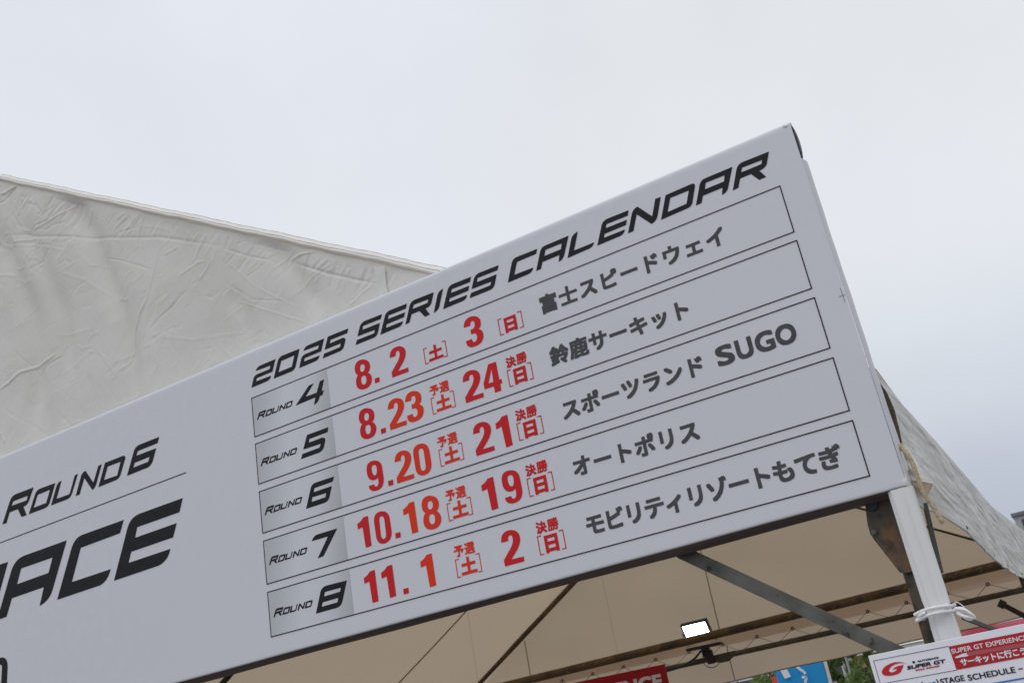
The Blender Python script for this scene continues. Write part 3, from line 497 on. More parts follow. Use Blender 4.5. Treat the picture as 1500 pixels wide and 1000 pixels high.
# frame: rafters, eave pipes, chords, posts
for y, r in ((8.52, .030), (4.15, .030)):
    MB().tube([(TX0 + .02, y, 2.295), (AX, y, AZ - .027)], r, 12).build('rafter', M['rust' if y > 5 else 'darksteel'], tent, smooth=True)
for y, r in ((8.52, .011),):
    MB().tube([(TX1 - .02, y, 2.31), (AX + .02, y, AZ - .022)], r, 12).build('rafter', M['darksteel'], tent, smooth=True)
MB().tube([(AX, .14, AZ - .06), (AX, 8.5, AZ - .05)], .028, 12).build('ridge_pipe', M['darksteel'], tent, smooth=True)
MB().tube([(TX1 - .045, .14, 2.19), (TX1 - .045, 4, 2.20), (TX1 - .045, 8.5, 2.30)], .022, 12).build('eave_pipe', M['darksteel'], tent, smooth=True)
MB().tube([(TX0 + .05, .14, 2.19), (TX0 + .05, 8.5, 2.26)], .022, 12).build('eave_pipe', M['darksteel'], tent, smooth=True)
MB().tube([(x, 8.38, 2.299 + .022 * (x + 1.4)) for x in (TX0, -3, -1.4, .2, TX1)], .043, 20).build('far_beam_upper_pipe', M['rust'], tent, smooth=True)
MB().tube([(x, 8.5, 2.070 + .0118 * (x + 1.86)) for x in (TX0, -3, -1.4, .2, TX1)], .027, 14).build('far_beam_lower_pipe', M['olive'], tent, smooth=True)
# front beam: dark lower rail shows under the banner
xx = np.linspace(TX0, 1.735, 200); zr = 1.9445 + .0085 * xx
P = np.zeros((200, 9, 3))
for j, (y_, dz) in enumerate([(.0040, .012), (.0045, .0022), (.0075, -.0002), (.020, -.0030), (.036, -.0062), (.050, -.0092), (.060, -.0085), (.066, -.002), (.068, .030)]):
    P[:, j] = np.stack([xx, np.full(200, y_) + .0005 * np.sin(xx * 6 + j), zr + dz + (.0022 * np.sin(xx * 3.1) + .0012 * np.sin(xx * 8.3 + 1)) * (j / 8)], -1)
keep(grid_mesh('front_beam_lower_rail', P, M['chord']), tent)
MB().tube([(TX0, .11, 2.20), (1.74, .11, 2.235)], .022, 12).build('front_beam_upper_pipe', M['rust'], tent, smooth=True)
for (x, y) in ((1.727, .09), (TX1 - .06, 8.5), (TX0 + .06, .09), (TX0 + .06, 8.5), (TX0 + .06, 4.15), (TX1 - .06, 4.15)):
    p = MB().tube([(x, y, 0.0), (x, y, 2.2)], .0215, 18).build('post', M['rust2'], tent, smooth=True)
    MB().box(x - .07, x + .07, y - .07, y + .07, 0, .008).build('foot_plate', M['steel'], tent, bevel=.002)
# gusset plate and bolts at the front right corner
gp = MB().extrude_xz([(1.676, 1.950), (1.669, 1.908), (1.669, 1.888), (1.674, 1.872), (1.704, 1.797), (1.712, 1.792), (1.746, 1.792), (1.746, 1.950)], .0585, .0635)
gp.build('gusset_plate', M['rust2'], tent, bevel=.001)
def bolt(x, y, z, r=.0075):
    b_ = MB(); b_.tube([(x, y, z), (x, y - .006, z)], r, 6); b_.tube([(x, y - .006, z), (x, y - .010, z)], r * .55, 10); b_.build('bolt', M['steel'], tent)
bolt(1.6785, .058, 1.889, .0065); MB().tube([(1.692, .056, 1.946), (1.692, .048, 1.946)], .0115, 16).build('plug', M['black'], tent)
bolt(1.600, .072, 1.672, .007)
# flat braces
MB().bar((1.225, .080, 1.958), (1.745, .080, 1.5665), .0325, .005).build('knee_brace', M['steel'], tent, bevel=.0012)
MB().bar((1.80, -.09 + .12, 1.682), (1.80, .95, 1.645), .010, .004, up=(1, 0, 0)).build('side_brace', M['darksteel'], tent)
MB().bar((1.788, .14, 1.935), (1.775, .14, 1.782), .011, .003).build('corner_strut', M['steel'], tent)
MB().bar((1.498, 5., 1.899), (1.528, 5., 1.872), .05, .01).bar((1.528, 5., 1.872), (1.80, 5., 1.62), .032, .008).build('rear_brace', M['darksteel'], tent)
# joint plate in the middle of the far beam
MB().extrude_xz([(-1.83, 2.098), (-1.36, 2.105), (-1.37, 2.06), (-1.45, 2.015), (-1.53, 2.012), (-1.66, 2.045), (-1.83, 2.05)], 8.462, 8.47).build('gusset_plate', M['olive'], tent)
# eyelets and lacing of the gable hem
RX_ = [-4.25, -3.86, -3.468, -3.075, -2.69, -2.30, -1.90, -1.515, -1.13, -.745, -.355, .035, .42, .81, 1.186, 1.56]
for i, x in enumerate(RX_):
    z = 2.176 + .0118 * (x + 3.2)
    r = MB().ring((x, YB - .02, z), .014, .005, (0, 1, 0)); r.build('eyelet', M['darksteel'], tent, smooth=True)
    zl = 2.070 + .0118 * (x + 1.86)
    c = MB(); c.tube([(x - .135, 8.475, zl - .012), (x - .125, 8.47, zl + .02), (x, YB - .03, z)], .0028, 5); c.tube([(x, YB - .03, z), (x + .19, 8.47, zl + .025)], .0028, 5); c.build('lacing_cord', M['rope_thin'], tent)
    MB().ring((x - .135, 8.5, zl), .028, .003, (1, 0, 0), 12, 5).build('lacing_loop', M['rope_thin'], tent)

# right side valance: hangs from the eave, flares outwards
yk = np.array([.08, .358, .94, 1.72, 2.49, 4.9, 8.6]); ztk = np.array([2.244, 2.217, 2.215, 2.202, 2.182, 2.275, 2.34])
yb = np.array([.08, .20, .32, .548, .64, .935, 1.49, 2.12, 3.2, 5., 8.6]); zbk = np.array([1.930, 1.922, 1.915, 1.902, 1.877, 1.850, 1.843, 1.846, 1.87, 1.89, 1.93]); xbk = np.array([1.780, 1.796, 1.803, 1.815, 1.825, 1.83, 1.83, 1.83, 1.83, 1.83, 1.83])
ys = np.r_[np.linspace(.08, 1.6, 300), np.linspace(1.61, 4, 180), np.linspace(4.02, 8.62, 120)]; tt = np.linspace(0, 1, 90)
zt_ = np.interp(ys, yk, ztk); zb_ = np.interp(ys, yb, zbk); xb_ = np.interp(ys, yb, xbk)
Y = np.repeat(ys[:, None], 90, 1); T = np.repeat(tt[None, :], len(ys), 0)
Xv = 1.785 + (xb_ - 1.785)[:, None] * T ** .7; Zv = zt_[:, None] + (zb_ - zt_)[:, None] * T
# front edge follows the loose corner of the cloth
fz = np.array([1.93, 1.984, 2.016, 2.063, 2.094, 2.141, 2.183, 2.219, 2.244]); fx = np.array([1.778, 1.780, 1.782, 1.789, 1.7925, 1.796, 1.792, 1.781, 1.784])
Fx = np.interp(Zv, fz, fx); k = np.exp(-((Y - .08) / .10) ** 2); Xv = Xv * (1 - k) + Fx * k
D = np.zeros_like(Xv)
for _ in range(210):
    y0 = rng.uniform(.1, 4.5); z0 = rng.uniform(1.86, 2.25); l = rng.uniform(.12, .8) * (.6 + .3 * y0); s_ = rng.normal(-.17, .05)
    seg_ridge(Y, Zv, [(y0, z0), (y0 + l * .5, z0 + l * .5 * s_ + rng.normal(0, .01)), (y0 + l, z0 + l * s_)], rng.choice([-1, 1]) * rng.uniform(.0010, .0036), rng.uniform(.004, .011), D)
for _ in range(160):
    y0 = rng.uniform(.1, 3.5); z0 = rng.uniform(1.86, 2.23); l = rng.uniform(.03, .16); a = math.radians(rng.normal(-60, 40))
    seg_ridge(Y, Zv, [(y0, z0), (y0 + l * math.cos(a), z0 + l * math.sin(a))], rng.choice([-1, 1]) * rng.uniform(.0006, .0018), rng.uniform(.004, .008), D)
D += smooth_noise(Y, Zv, 1.6, .5, 8, 12) * .007
D *= np.clip((Y - .08) / .15, .12, 1) * np.clip(T * 8, .15, 1)
P = np.stack([Xv + D, Y, Zv + .35 * D * (T > .9)], -1)
keep(grid_mesh('side_valance', P, M['valance_fabric']), tent)
h_ = MB(); pts = [tuple(P[i, -1] + np.array([.001, 0, 0])) for i in list(range(0, 480, 4)) + list(range(480, 600, 6))]
h_.tube(pts, .0026, 6); h_.build('valance_hem', M['seam'], tent, smooth=True)
# hem band sewn along the lower edge
P2 = np.stack([P[:, 82, :] + [.003, 0, 0], P[:, 89, :] + [.003, 0, 0]], 1); keep(grid_mesh('hem_band', P2, M['valance_fabric']), tent)
for i in (95, 175, 262, 330, 400):     # metal eyelets on the hem
    c = P[i, 86] + np.array([.005, 0, 0]); MB().ring(tuple(c), .0038, .0013, (1, 0, .1), 12, 5).build('eyelet', M['steel'], tent, smooth=True)
# pleated inner hem seen in the gap beside the banner
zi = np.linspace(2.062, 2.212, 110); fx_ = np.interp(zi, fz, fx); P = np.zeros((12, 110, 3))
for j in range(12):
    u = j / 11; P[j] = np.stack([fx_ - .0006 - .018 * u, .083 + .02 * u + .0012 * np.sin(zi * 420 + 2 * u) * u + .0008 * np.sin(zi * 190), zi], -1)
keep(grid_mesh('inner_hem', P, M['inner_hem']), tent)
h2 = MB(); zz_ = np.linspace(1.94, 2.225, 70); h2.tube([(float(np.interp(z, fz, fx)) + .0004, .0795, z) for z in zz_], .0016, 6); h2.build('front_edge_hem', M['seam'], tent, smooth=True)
# folded corner flap of the valance
def loft(a, b, n, m, bulge, name, mt, wr=.0):
    A = np.array(smooth_path(a, n)); B = np.array(smooth_path(b, n)); t = np.linspace(0, 1, m)[None, :, None]
    P = A[:, None] * (1 - t) + B[:, None] * t; P = P + np.array(bulge) * np.sin(np.pi * t)
    P[..., 1] += wr * np.sin(P[..., 2] * 190 + P[..., 0] * 320)
    return keep(grid_mesh(name, P, mt), tent)
loft([(1.784, .074, 2.066), (1.784, .074, 2.02), (1.782, .072, 1.979)], [(1.795, .095, 2.062), (1.808, .088, 2.005), (1.8215, .075, 1.963)], 14, 20, (0, -.007, 0), 'corner_flap', M['valance_fabric'], .0016)
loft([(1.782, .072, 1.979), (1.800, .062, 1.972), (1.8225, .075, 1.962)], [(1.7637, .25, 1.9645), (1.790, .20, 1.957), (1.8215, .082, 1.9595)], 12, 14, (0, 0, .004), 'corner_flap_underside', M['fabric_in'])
tb = MB(); tb.tube(smooth_path([(1.782, .070, 1.979), (1.800, .060, 1.972), (1.8235, .073, 1.962)], 8), .0022, 6); tb.build('flap_hem', M['seam'], tent, smooth=True)
# ================================================================ calendar banner
BX0, BX1 = -2.35, 1.780
ban = empty('calendar_banner', (0, 0, 1.95), 'long white race calendar banner with black title, red dates and five bordered rows', 'banner')
def bz0(x): return 1.9445 + .0085 * np.asarray(x)           # lower front edge
def bz1(x): return np.full_like(np.asarray(x, float), 2.886) - .0025 * (np.asarray(x) - BX0) * 0 + .0
prof = []
nx = 260; xx = np.linspace(BX0, BX1, nx)
zb = bz0(xx); zt2 = np.interp(xx, [BX0, -1.22, 1.778], [2.894, 2.891, 2.8815])
# profile round the pipe frame: back top, over the top edge, face, round the lower edge, underside
seq = []
for a in np.linspace(180, 90, 5): seq.append(('t', .0085 - .0085 * math.cos(math.radians(a)) * -1, .0085 * math.sin(math.radians(a)) - .0085))
P = []
top = [(.060, -.004), (.030, .0), (.010, 0.0), (.004, -.0015), (.0012, -.005), (0, -.011)]
bot = [(0, .012), (0, .0065), (.0002, .0035), (.0009, .0016), (.0022, .0004), (.0042, .0002), (.0060, .0010)]
rows = [('t', y, d) for y, d in top] + [('m', 0, k / 90) for k in range(1, 90)] + [('b', y, d) for y, d in bot]
P = np.zeros((nx, len(rows), 3))
wv = .0012 * np.sin(xx * 5.1) + .0009 * np.sin(xx * 13 + 1)
for j, (kd, y, d) in enumerate(rows):
    if kd == 't': z = zt2 + d; yy = np.full(nx, y)
    elif kd == 'b': z = zb + d + wv * .3; yy = np.full(nx, y) + 0 * xx
    else: z = (zt2 - .011) + (zb + .012 - zt2 + .011) * d; yy = np.zeros(nx)
    P[:, j] = np.stack([xx, yy, z], -1)
keep(grid_mesh('banner_sheet', P, M['banner']), ban)
# side return on the right, open and curled near the top
zs = np.linspace(1.955, 2.775, 120); zz = (zs - 1.955) / .82
ed = [(0, -.0006), (.0010, .0005), (.006, .0018), (.014, .0030), (.030, .0036), (.044, .0026)]
P = np.zeros((6, 120, 3))
for j, (y, dx) in enumerate(ed):
    P[j] = np.stack([BX1 + dx + .0022 * (1 - zz) + (.0004 * np.sin(zs * 19) + .0003 * np.sin(zs * 55)) * (j / 5), y + .002 * np.sin(zs * 4) * (j / 5) , zs], -1)
keep(grid_mesh('side_return', P, M['banner']), ban)
P = np.zeros((7, 30, 3)); zs = np.linspace(2.775, 2.878, 30); u = (zs - 2.775) / .103; lens = np.sin(np.pi * u) ** .8
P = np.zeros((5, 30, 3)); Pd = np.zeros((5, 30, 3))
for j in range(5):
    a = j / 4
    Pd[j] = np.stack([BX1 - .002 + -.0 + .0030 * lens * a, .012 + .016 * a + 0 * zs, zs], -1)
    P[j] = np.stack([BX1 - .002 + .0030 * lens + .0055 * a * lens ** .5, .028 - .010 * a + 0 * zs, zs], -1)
keep(grid_mesh('pocket_shade_sheet', Pd, M['pocket']), ban); keep(grid_mesh('loose_edge', P, M['white_cloth']), ban)  # dark sheet: shade inside the open corner is put into its colour
# second edge: white strap along the back of the return
P = np.zeros((3, 90, 3)); zs = np.linspace(2.0, 2.79, 90)
for j in range(3): P[j] = np.stack([BX1 + .0006 + .0016 * j + .0022 * (1 - (zs - 1.955) / .82) + (.0004 * np.sin(zs * 19) + .0003 * np.sin(zs * 55)), .042 + .010 * j + .002 * np.sin(zs * 4), zs], -1)
keep(grid_mesh('edge_strap', P, M['white_cloth']), ban)
# lower right corner of the sheet, lifted and curled
a_ = loft([(1.772, -.0006, 1.9615), (1.779, -.0016, 1.9605), (1.7842, -.002, 1.9602)], [(1.7755, .0, 1.975), (1.7805, -.0016, 1.976), (1.7845, -.0008, 1.984)], 8, 10, (0, -.0012, 0), 'curled_corner', M['banner']); keep(a_, ban)

PY = -.0009
# rows
ROWZ = [2.7267 - .15 * i + d for i, d in enumerate((0, .0003, .0, -.0004, -.0004))]
RH = .1265; RW = 1.713
def frame(pr, x0, x1, z0, z1, w=.0026):
    pr.rect(x0 - w / 2, x1 + w / 2, z1 - w / 2, z1 + w / 2); pr.rect(x0 - w / 2, x1 + w / 2, z0 - w / 2, z0 + w / 2)
    pr.rect(x0 - w / 2, x0 + w / 2, z0 + w / 2, z1 - w / 2); pr.rect(x1 - w / 2, x1 + w / 2, z0 + w / 2, z1 - w / 2)
pr = Print(PY)
for it in PLACED:
    if it[0] == 'title': pr.glyph('title', it[1], it[2], it[3]); pr.mark()
def letters(pr, name, m, par=None):
    for v, f in pr.pieces(): keep(link_mesh(name, v, f, m), ban)
letters(pr, 'title_letter', M['ink'])
pr = Print(PY)
for it in PLACED:
    if it[0] == 'round': pr.glyph('round', it[1], it[2], it[3]); pr.mark()
letters(pr, 'round_letter', M['ink'])
pr = Print(PY)
for it in PLACED:
    if it[0] == 'race': pr.glyph('race', it[1], it[2], it[3]); pr.mark()
ra = GLYPH['race']['A']; rR = GLYPH['title']['R']
RS = 3.30
tr_ = (rR[2][0][4][0] * 1e-5 * RS, rR[2][0][4][1] * 1e-5 * RS)
pr.glyph('title', 'R', RTR[0] - tr_[0], RTR[1] - tr_[1], RS)
letters(pr, 'race_letter', M['ink'])
pr = Print(PY); pr.line((BX0 + .1, 2.5655), (-.2948, 2.5697), .003); pr.build('rule_line', M['ink_line'], ban)
# printer's register marks
pr = Print(PY); pr.line((1.7738, 2.428), (1.7744, 2.392), .0009); pr.line((1.765, 2.4092), (1.781, 2.4086), .0009)
pr.line((1.7595, 2.8705), (1.7765, 2.8700), .0007); pr.line((1.760, 2.8735), (1.766, 2.8755), .0007); pr.line((1.766, 2.8675), (1.766, 2.8735), .0006); pr.line((1.7690, 2.8725), (1.7690, 2.8665), .0006)
pr.build('register_mark', M['ink_grey'], ban)
VEN = [('富士スピードウェイ', 1.0255, .0595), ('鈴鹿サーキット', 1.0262, .0571), ('スポーツランド', 1.0275, .0568), ('オートポリス', 1.0262, .0580), ('モビリティリゾートもてぎ', 1.0290, .0533)]
SMALL = [(0.01518, 2.65148, 0.2298), (0.01376, 2.50239, 0.2306), (0.01355, 2.35159, 0.2319), (0.01455, 2.20258, 0.2311), (0.01477, 2.05227, 0.2321)]
RREF = (-1.20235, 2.63230)
for i, z1 in enumerate(ROWZ):
    z0 = z1 - RH
    fr = Print(PY - .0004); frame(fr, 0, RW, z0, z1); row = fr.build('calendar_row', M['ink_line'], ban)
    def kid(p, name, m):
        for v, f in p.pieces():
            o = link_mesh(name, v, f, m); o.parent = row; o.matrix_parent_inverse = (Matrix.Translation(ban.location) @ row.matrix_parent_inverse).inverted()
    p = Print(PY + .0003); p.rect(.0008, .2995, z0 + .0008, z1 - .0008); kid(p, 'round_panel', M['panel'])
    p = Print(PY - .0002); sx, sz_, sc = SMALL[i]
    for ch in 'ROUND':
        ax, az, _ = GLYPH['round'][ch]
        for q_, (ox, oz) in enumerate(((-.00035, 0), (.00035, 0), (0, .0003), (0, -.0003))):
            y_ = p.y; p.y = PY - .0002 - q_ * .00002; p.glyph('round', ch, sx + (ax - RREF[0]) * sc + ox, sz_ + (az - RREF[1]) * sc + oz, sc); p.y = y_
    kid(p, 'round_word', M['ink'])
    p = Print(PY - .0002); p.glyph('num', '45678'[i]); kid(p, 'round_numeral', M['ink'])
    pa = Print(PY); pb = Print(PY)
    for (r_, ch, x, z) in DIGITS:
        if r_ == i:
            tgt = pb if (i > 0 and .48 < x < .68) else pa
            tgt.glyph('dig', ch, x, z, 1.0); tgt.mark()
    rel = z1 - 2.7267
    def brackets(p, x0, x1):
        w = .0024; za, zb_ = 2.6217 + rel, 2.6700 + rel
        for xx_, s_ in ((x0, 1), (x1, -1)):
            a, b = sorted((xx_, xx_ + s_ * w)); p.rect(a, b, za, zb_)
            a, b = sorted((xx_ + s_ * w, xx_ + s_ * .0125)); p.rect(a, b, za, za + w); p.rect(a, b, zb_ - w, zb_); p.mark()
    sat = pa if i == 0 else pb
    brackets(sat, .6450, .7215); brackets(pa, .8940, .9690)
    heavy(sat, '土', 0, 0, 1, 1, (.0023, .0023), fit=(.6595, .7085, 2.6245 + rel, 2.6690 + rel)); sat.mark()
    heavy(pa, '日', 0, 0, 1, 1, (.0024, .0024), fit=(.9125, .9505, 2.6218 + rel, 2.6662 + rel)); pa.mark()
    if i > 0:
        heavy(sat, '予', 0, 0, 1, 1, (.0011, .0011), fit=(.6452, .6762, 2.6745 + rel, 2.7035 + rel)); sat.mark(); heavy(sat, '選', 0, 0, 1, 1, (.0009, .0008), fit=(.6785, .7100, 2.6740 + rel, 2.7045 + rel))
        heavy(pa, '決', 0, 0, 1, 1, (.0012, .0012), fit=(.8955, .9260, 2.6740 + rel, 2.7045 + rel)); pa.mark(); heavy(pa, '勝', 0, 0, 1, 1, (.0010, .0008), fit=(.9285, .9600, 2.6740 + rel, 2.7050 + rel))
    kid(pa, 'date_character', M['ink_red']); kid(pb, 'date_character', M['ink_orange'])
    p = Print(PY); body, x, adv = VEN[i]; em = .0545
    for n_, ch in enumerate(body):
        heavy(p, ch, x + n_ * adv, z0 + .0400, em * 1.02, em, (.0021, .0019)); p.mark()
    if i == 2:
        X0 = 1.4540
        for ch, a, b in (('S', 1.4540, 1.4985), ('U', 1.5045, 1.5460), ('G', 1.5520, 1.5985), ('O', 1.6025, 1.6510)):
            heavy(p, ch, 0, 0, 1, 1, (.0023, .0021), fit=(a, b, 2.3395, 2.3900)); p.mark()
    kid(p, 'venue_character', M['ink_grey'])

# white post sleeve, ropes
sl = empty('post_sleeve', (1.763, .01, 0), 'white cloth sleeve hanging down the corner post below the banner', 'cloth sleeve')
zs = np.linspace(1.02, 1.958, 120); P = np.zeros((40, 120, 3))
for j in range(40):
    a = 2 * math.pi * j / 39
    pin = np.exp(-((zs - 1.70) / .018) ** 2); fold = .0016 * np.sin(5 * a + zs * 6) + .0012 * np.sin(9 * a) * np.exp(-((zs - 1.70) / .09) ** 2)
    rx = .0262 - .0022 * pin + fold; ry = .013 + fold
    P[j] = np.stack([1.764 + rx * np.sign(math.cos(a)) * abs(math.cos(a)) ** .7, .012 + ry * math.sin(a) + 0 * zs, zs], -1)
keep(grid_mesh('sleeve_cloth', P, M['white_cloth']), sl)
MB().box(1.7675, 1.7683, -.0022, -.0016, 1.02, 1.955).build('sleeve_seam', M['white_cloth'], sl)
wr = empty('white_rope', (1.77, 0, 1.70), 'white twisted rope tied twice round the sleeved post with a loose loop', 'rope')
def loop(z, tilt, r=.0034):
    pts = []
    for k in range(33):
        a = 2 * math.pi * k / 32; c, s_ = math.cos(a), math.sin(a)
        x = 1.753 + .0395 * np.sign(c) * abs(c) ** .8; pts.append((x, .035 + .052 * s_, z + tilt * c + .0015 * math.sin(3 * a)))
    m_ = MB().rope(pts, r * 1.08); return m_
loop(1.7065, .0012).build('rope_turn', M['rope_white'], wr, smooth=True); loop(1.6955, .0025).build('rope_turn', M['rope_white'], wr, smooth=True)
MB().rope(smooth_path([(1.797, -.012, 1.697), (1.808, -.02, 1.697), (1.819, -.022, 1.688), (1.825, -.02, 1.677), (1.818, -.02, 1.673), (1.808, -.016, 1.680), (1.798, -.012, 1.690)], 6), .0032).rope(smooth_path([(1.797, -.013, 1.699), (1.812, -.025, 1.694), (1.823, -.027, 1.683), (1.827, -.022, 1.675), (1.815, -.026, 1.678), (1.800, -.016, 1.688)], 6), .0032).rope(smooth_path([(1.800, -.012, 1.693), (1.812, -.018, 1.689), (1.822, -.020, 1.681)], 6), .0032).build('rope_bow', M['rope_white'], wr, smooth=True)
MB().rope(smooth_path([(1.795, -.012, 1.706), (1.803, -.014, 1.710), (1.812, -.012, 1.702), (1.814, -.012, 1.694)], 6), .0011).build('rope_end', M['rope_white'], wr, smooth=True)
MB().rope(smooth_path([(1.740, -.018, 1.702), (1.728, -.01, 1.699), (1.716, .02, 1.694), (1.712, .05, 1.694)], 6), .0036).rope(smooth_path([(1.742, -.016, 1.708), (1.733, -.01, 1.703), (1.720, .01, 1.697)], 6), .0032).build('rope_side', M['rope_white'], wr, smooth=True)
tr = MB().tube(smooth_path([(1.776, .045, 2.060), (1.789, .030, 2.046), (1.8005, .024, 2.018), (1.803, .024, 1.974), (1.8045, .024, 1.943), (1.815, .028, 1.905), (1.8215, .03, 1.870)], 10), [.0052] * 58 + [.0050, .0040, .0025], 10).build('braided_rope', M['rope_tan'], None, smooth=True)
tag(tr, 'tan braided rope end dangling beside the lower right corner of the banner', 'rope')

# ================================================================ schedule sign, front right
sg = empty('schedule_sign', (1.9, -.03, 1.6), 'white stage schedule board with red heading panel and racing logo', 'sign')
SX0, SX1, SZ1 = 1.6084, 2.22, 1.6425
def sgz(x): return .0103 * (x - SX0)
m_ = MB(); m_.extrude_xz([(SX0, .80), (SX1, .80), (SX1, SZ1 + .006), (SX0, SZ1)], -.030, -.018); m_.build('board', M['sign_white'], sg, bevel=.001)
for x in (1.68, 2.16): MB().box(x - .015, x + .015, -.014, .012, 0, 1.55).build('leg', M['steel'], sg)
for x in (1.68, 2.16): MB().box(x - .02, x + .02, -.25, .25, 0, .02).build('foot', M['steel'], sg)
Q = -.0307
p = Print(Q); w = .0011
p.line((1.6163, 1.6313), (1.765, 1.6315), w); p.line((1.6165, 1.6313), (1.6172, 1.20), w); p.line((1.6170, 1.5857), (1.766, 1.5857), w); p.line((1.6172, 1.20), (2.2, 1.21), w); p.build('border_line', M['ink_grey'], sg)
p = Print(Q); p.add([(1.766, 1.5860), (2.205, 1.5880), (2.205, 1.6320), (1.765, 1.6308)], [(0, 1, 2, 3)]); rp = p.build('heading_panel', M['sign_red'], sg)
def skid(p_, name, m, par): o = link_mesh(name, p_.v, p_.f, m); o.parent = par; o.matrix_parent_inverse = (Matrix.Translation(sg.location) @ par.matrix_parent_inverse).inverted(); return o
p = Print(Q - .0004); p.add([(1.7962, 1.6065), (1.95, 1.6045), (1.95, 1.6110), (1.7955, 1.6138)], [(0, 1, 2, 3)]); skid(p, 'heading_stripe', M['sign_pink'], rp)
p = Print(Q - .0009); p.glyph('logo', 'car'); skid(p, 'car_symbol', M['sign_text'], rp)
p = Print(Q - .0006)
heavy(p, 'SUPER GT EXPERIENCE', 0, 0, 1, 1, (.0002, .0002), fit=(1.7675, 1.9085, 1.6164, 1.6253))
for n_, ch in enumerate('サーキットに行こう'): heavy(p, ch, 1.7768 + n_ * .01365, 1.5922, .0142, .0142, (.0005, .0005))
skid(p, 'heading_lettering', M['sign_text'], rp)
p = Print(Q - .0002); p.glyph('logo', 'G'); lg = p.build('racing_logo', M['logo_red'], sg)
p = Print(Q - .0002)
heavy(p, 'AUTOBACS', 0, 0, 1, 1, (.0004, .0003), fit=(1.6985, 1.7405, 1.6128, 1.6163), slant=.15); heavy(p, 'SUPER GT', 0, 0, 1, 1, (.0006, .0005), fit=(1.6757, 1.7500, 1.6025, 1.6098), slant=.3)
cpts = [(1.6921 + .0027 * math.cos(k * math.pi / 8), 1.6146 + .0024 * math.sin(k * math.pi / 8)) for k in range(16)]; p.add(cpts, [tuple(range(15, -1, -1))])
skid(p, 'logo_lettering', M['ink'], lg)
p = Print(Q - .0002); heavy(p, '2025 SERIES', 0, 0, 1, 1, (.0003, .0003), fit=(1.6900, 1.7370, 1.5976, 1.6005), slant=.3); skid(p, 'logo_season_lettering', M['logo_red'], lg)
p = Print(Q - .0002)
heavy(p, 'STAGE', 0, 0, 1, 1, (.0004, .0003), fit=(1.7300, 1.7755, 1.5642, 1.5752)); heavy(p, 'SCHEDULE', 0, 0, 1, 1, (.0004, .0003), fit=(1.7815, 1.8690, 1.5625, 1.5735)); p.rect(1.8745, 1.8825, 1.5665, 1.5685)
heavy(p, '2 (', 0, 0, 1, 1, (.0006, .0005), fit=(1.6800, 1.6980, 1.5640, 1.5760)); heavy(p, ')', 0, 0, 1, 1, (.0006, .0005), fit=(1.7230, 1.7265, 1.5640, 1.5765)); p.build('schedule_lettering', M['ink'], sg)
p = Print(Q - .0002); heavy(p, 'sat', 0, 0, 1, 1, (.0006, .0005), fit=(1.6995, 1.7215, 1.5645, 1.5730)); p.add([(1.64, 1.5480), (2.19, 1.5495), (2.19, 1.5525), (1.64, 1.5510)], [(0, 1, 2, 3)]); p.build('blue_print', M['sign_blue'], sg)

# ================================================================ floodlight on the far beam
fl = empty('floodlight', (-1.68, 8.4, 2.3), 'lit rectangular floodlight clamped to the rusty beam under the tent roof', 'floodlight')
u = Vector((1, 0, .01)).normalized(); nrm = Vector((.0, -.86, -.50)).normalized(); v_ = nrm.cross(u).normalized(); u = v_.cross(nrm).normalized()
if v_.z < 0: v_ = -v_; 
c0 = Vector((-1.738, 8.50, 2.382))
def slab(name, hw, hh, d0, d1, m, sh=0):
    b = MB(); 
    for d in (d0, d1):
        for a, c in ((-1, -1), (1, -1), (1, 1), (-1, 1)): b.v.append(tuple(c0 + u * (a * hw) + v_ * (c * hh + sh) + nrm * d))
    b.f = [(0, 1, 2, 3), (7, 6, 5, 4), (0, 4, 5, 1), (1, 5, 6, 2), (2, 6, 7, 3), (3, 7, 4, 0)]; return b.build(name, m, fl, bevel=.006)
slab('housing', .152, .096, -.05, .0, M['black']); slab('lens', .130, .078, .001, .004, M['lamp'])
for k in range(9): 
    b = MB(); b.v = []; cc = c0 + u * (-.12 + k * .03) - nrm * .065
    for a, c, e in ((-1, -1, -1), (1, -1, -1), (1, 1, -1), (-1, 1, -1), (-1, -1, 1), (1, -1, 1), (1, 1, 1), (-1, 1, 1)): b.v.append(tuple(cc + u * (a * .003) + v_ * (c * .075) + nrm * (e * .016)))
    b.f = [(0, 1, 2, 3), (7, 6, 5, 4), (0, 4, 5, 1), (1, 5, 6, 2), (2, 6, 7, 3), (3, 7, 4, 0)]; b.build('cooling_fin', M['black'], fl)
br = MB(); br.tube([tuple(c0 - u * .160), tuple(c0 - u * .160 - v_ * .17 - nrm * .02), tuple(c0 + u * .160 - v_ * .17 - nrm * .02), tuple(c0 + u * .160)], .009, 6); br.build('bracket', M['black'], fl)
MB().box(-1.84, -1.46, 8.33, 8.42, 2.185, 2.215).box(-1.70, -1.62, 8.40, 8.46, 2.10, 2.20).build('clamp_plate', M['black'], fl, bevel=.004)
MB().box(-1.655, -1.585, 8.37, 8.43, 2.02, 2.16).build('junction_box', M['black'], fl, bevel=.008)
MB().tube(smooth_path([(-1.60, 8.36, 2.15), (-1.66, 8.33, 2.17), (-1.78, 8.35, 2.10), (-1.95, 8.40, 2.055), (-2.15, 8.44, 2.04), (-2.4, 8.46, 2.03)], 8), .011, 8).build('power_cable', M['black'], fl, smooth=True)
MB().tube(smooth_path([(-1.71, 8.40, 2.05), (-1.66, 8.38, 1.995), (-1.58, 8.38, 1.985), (-1.50, 8.40, 2.04)], 8), .004, 6).build('cable_loop', M['black'], fl, smooth=True)

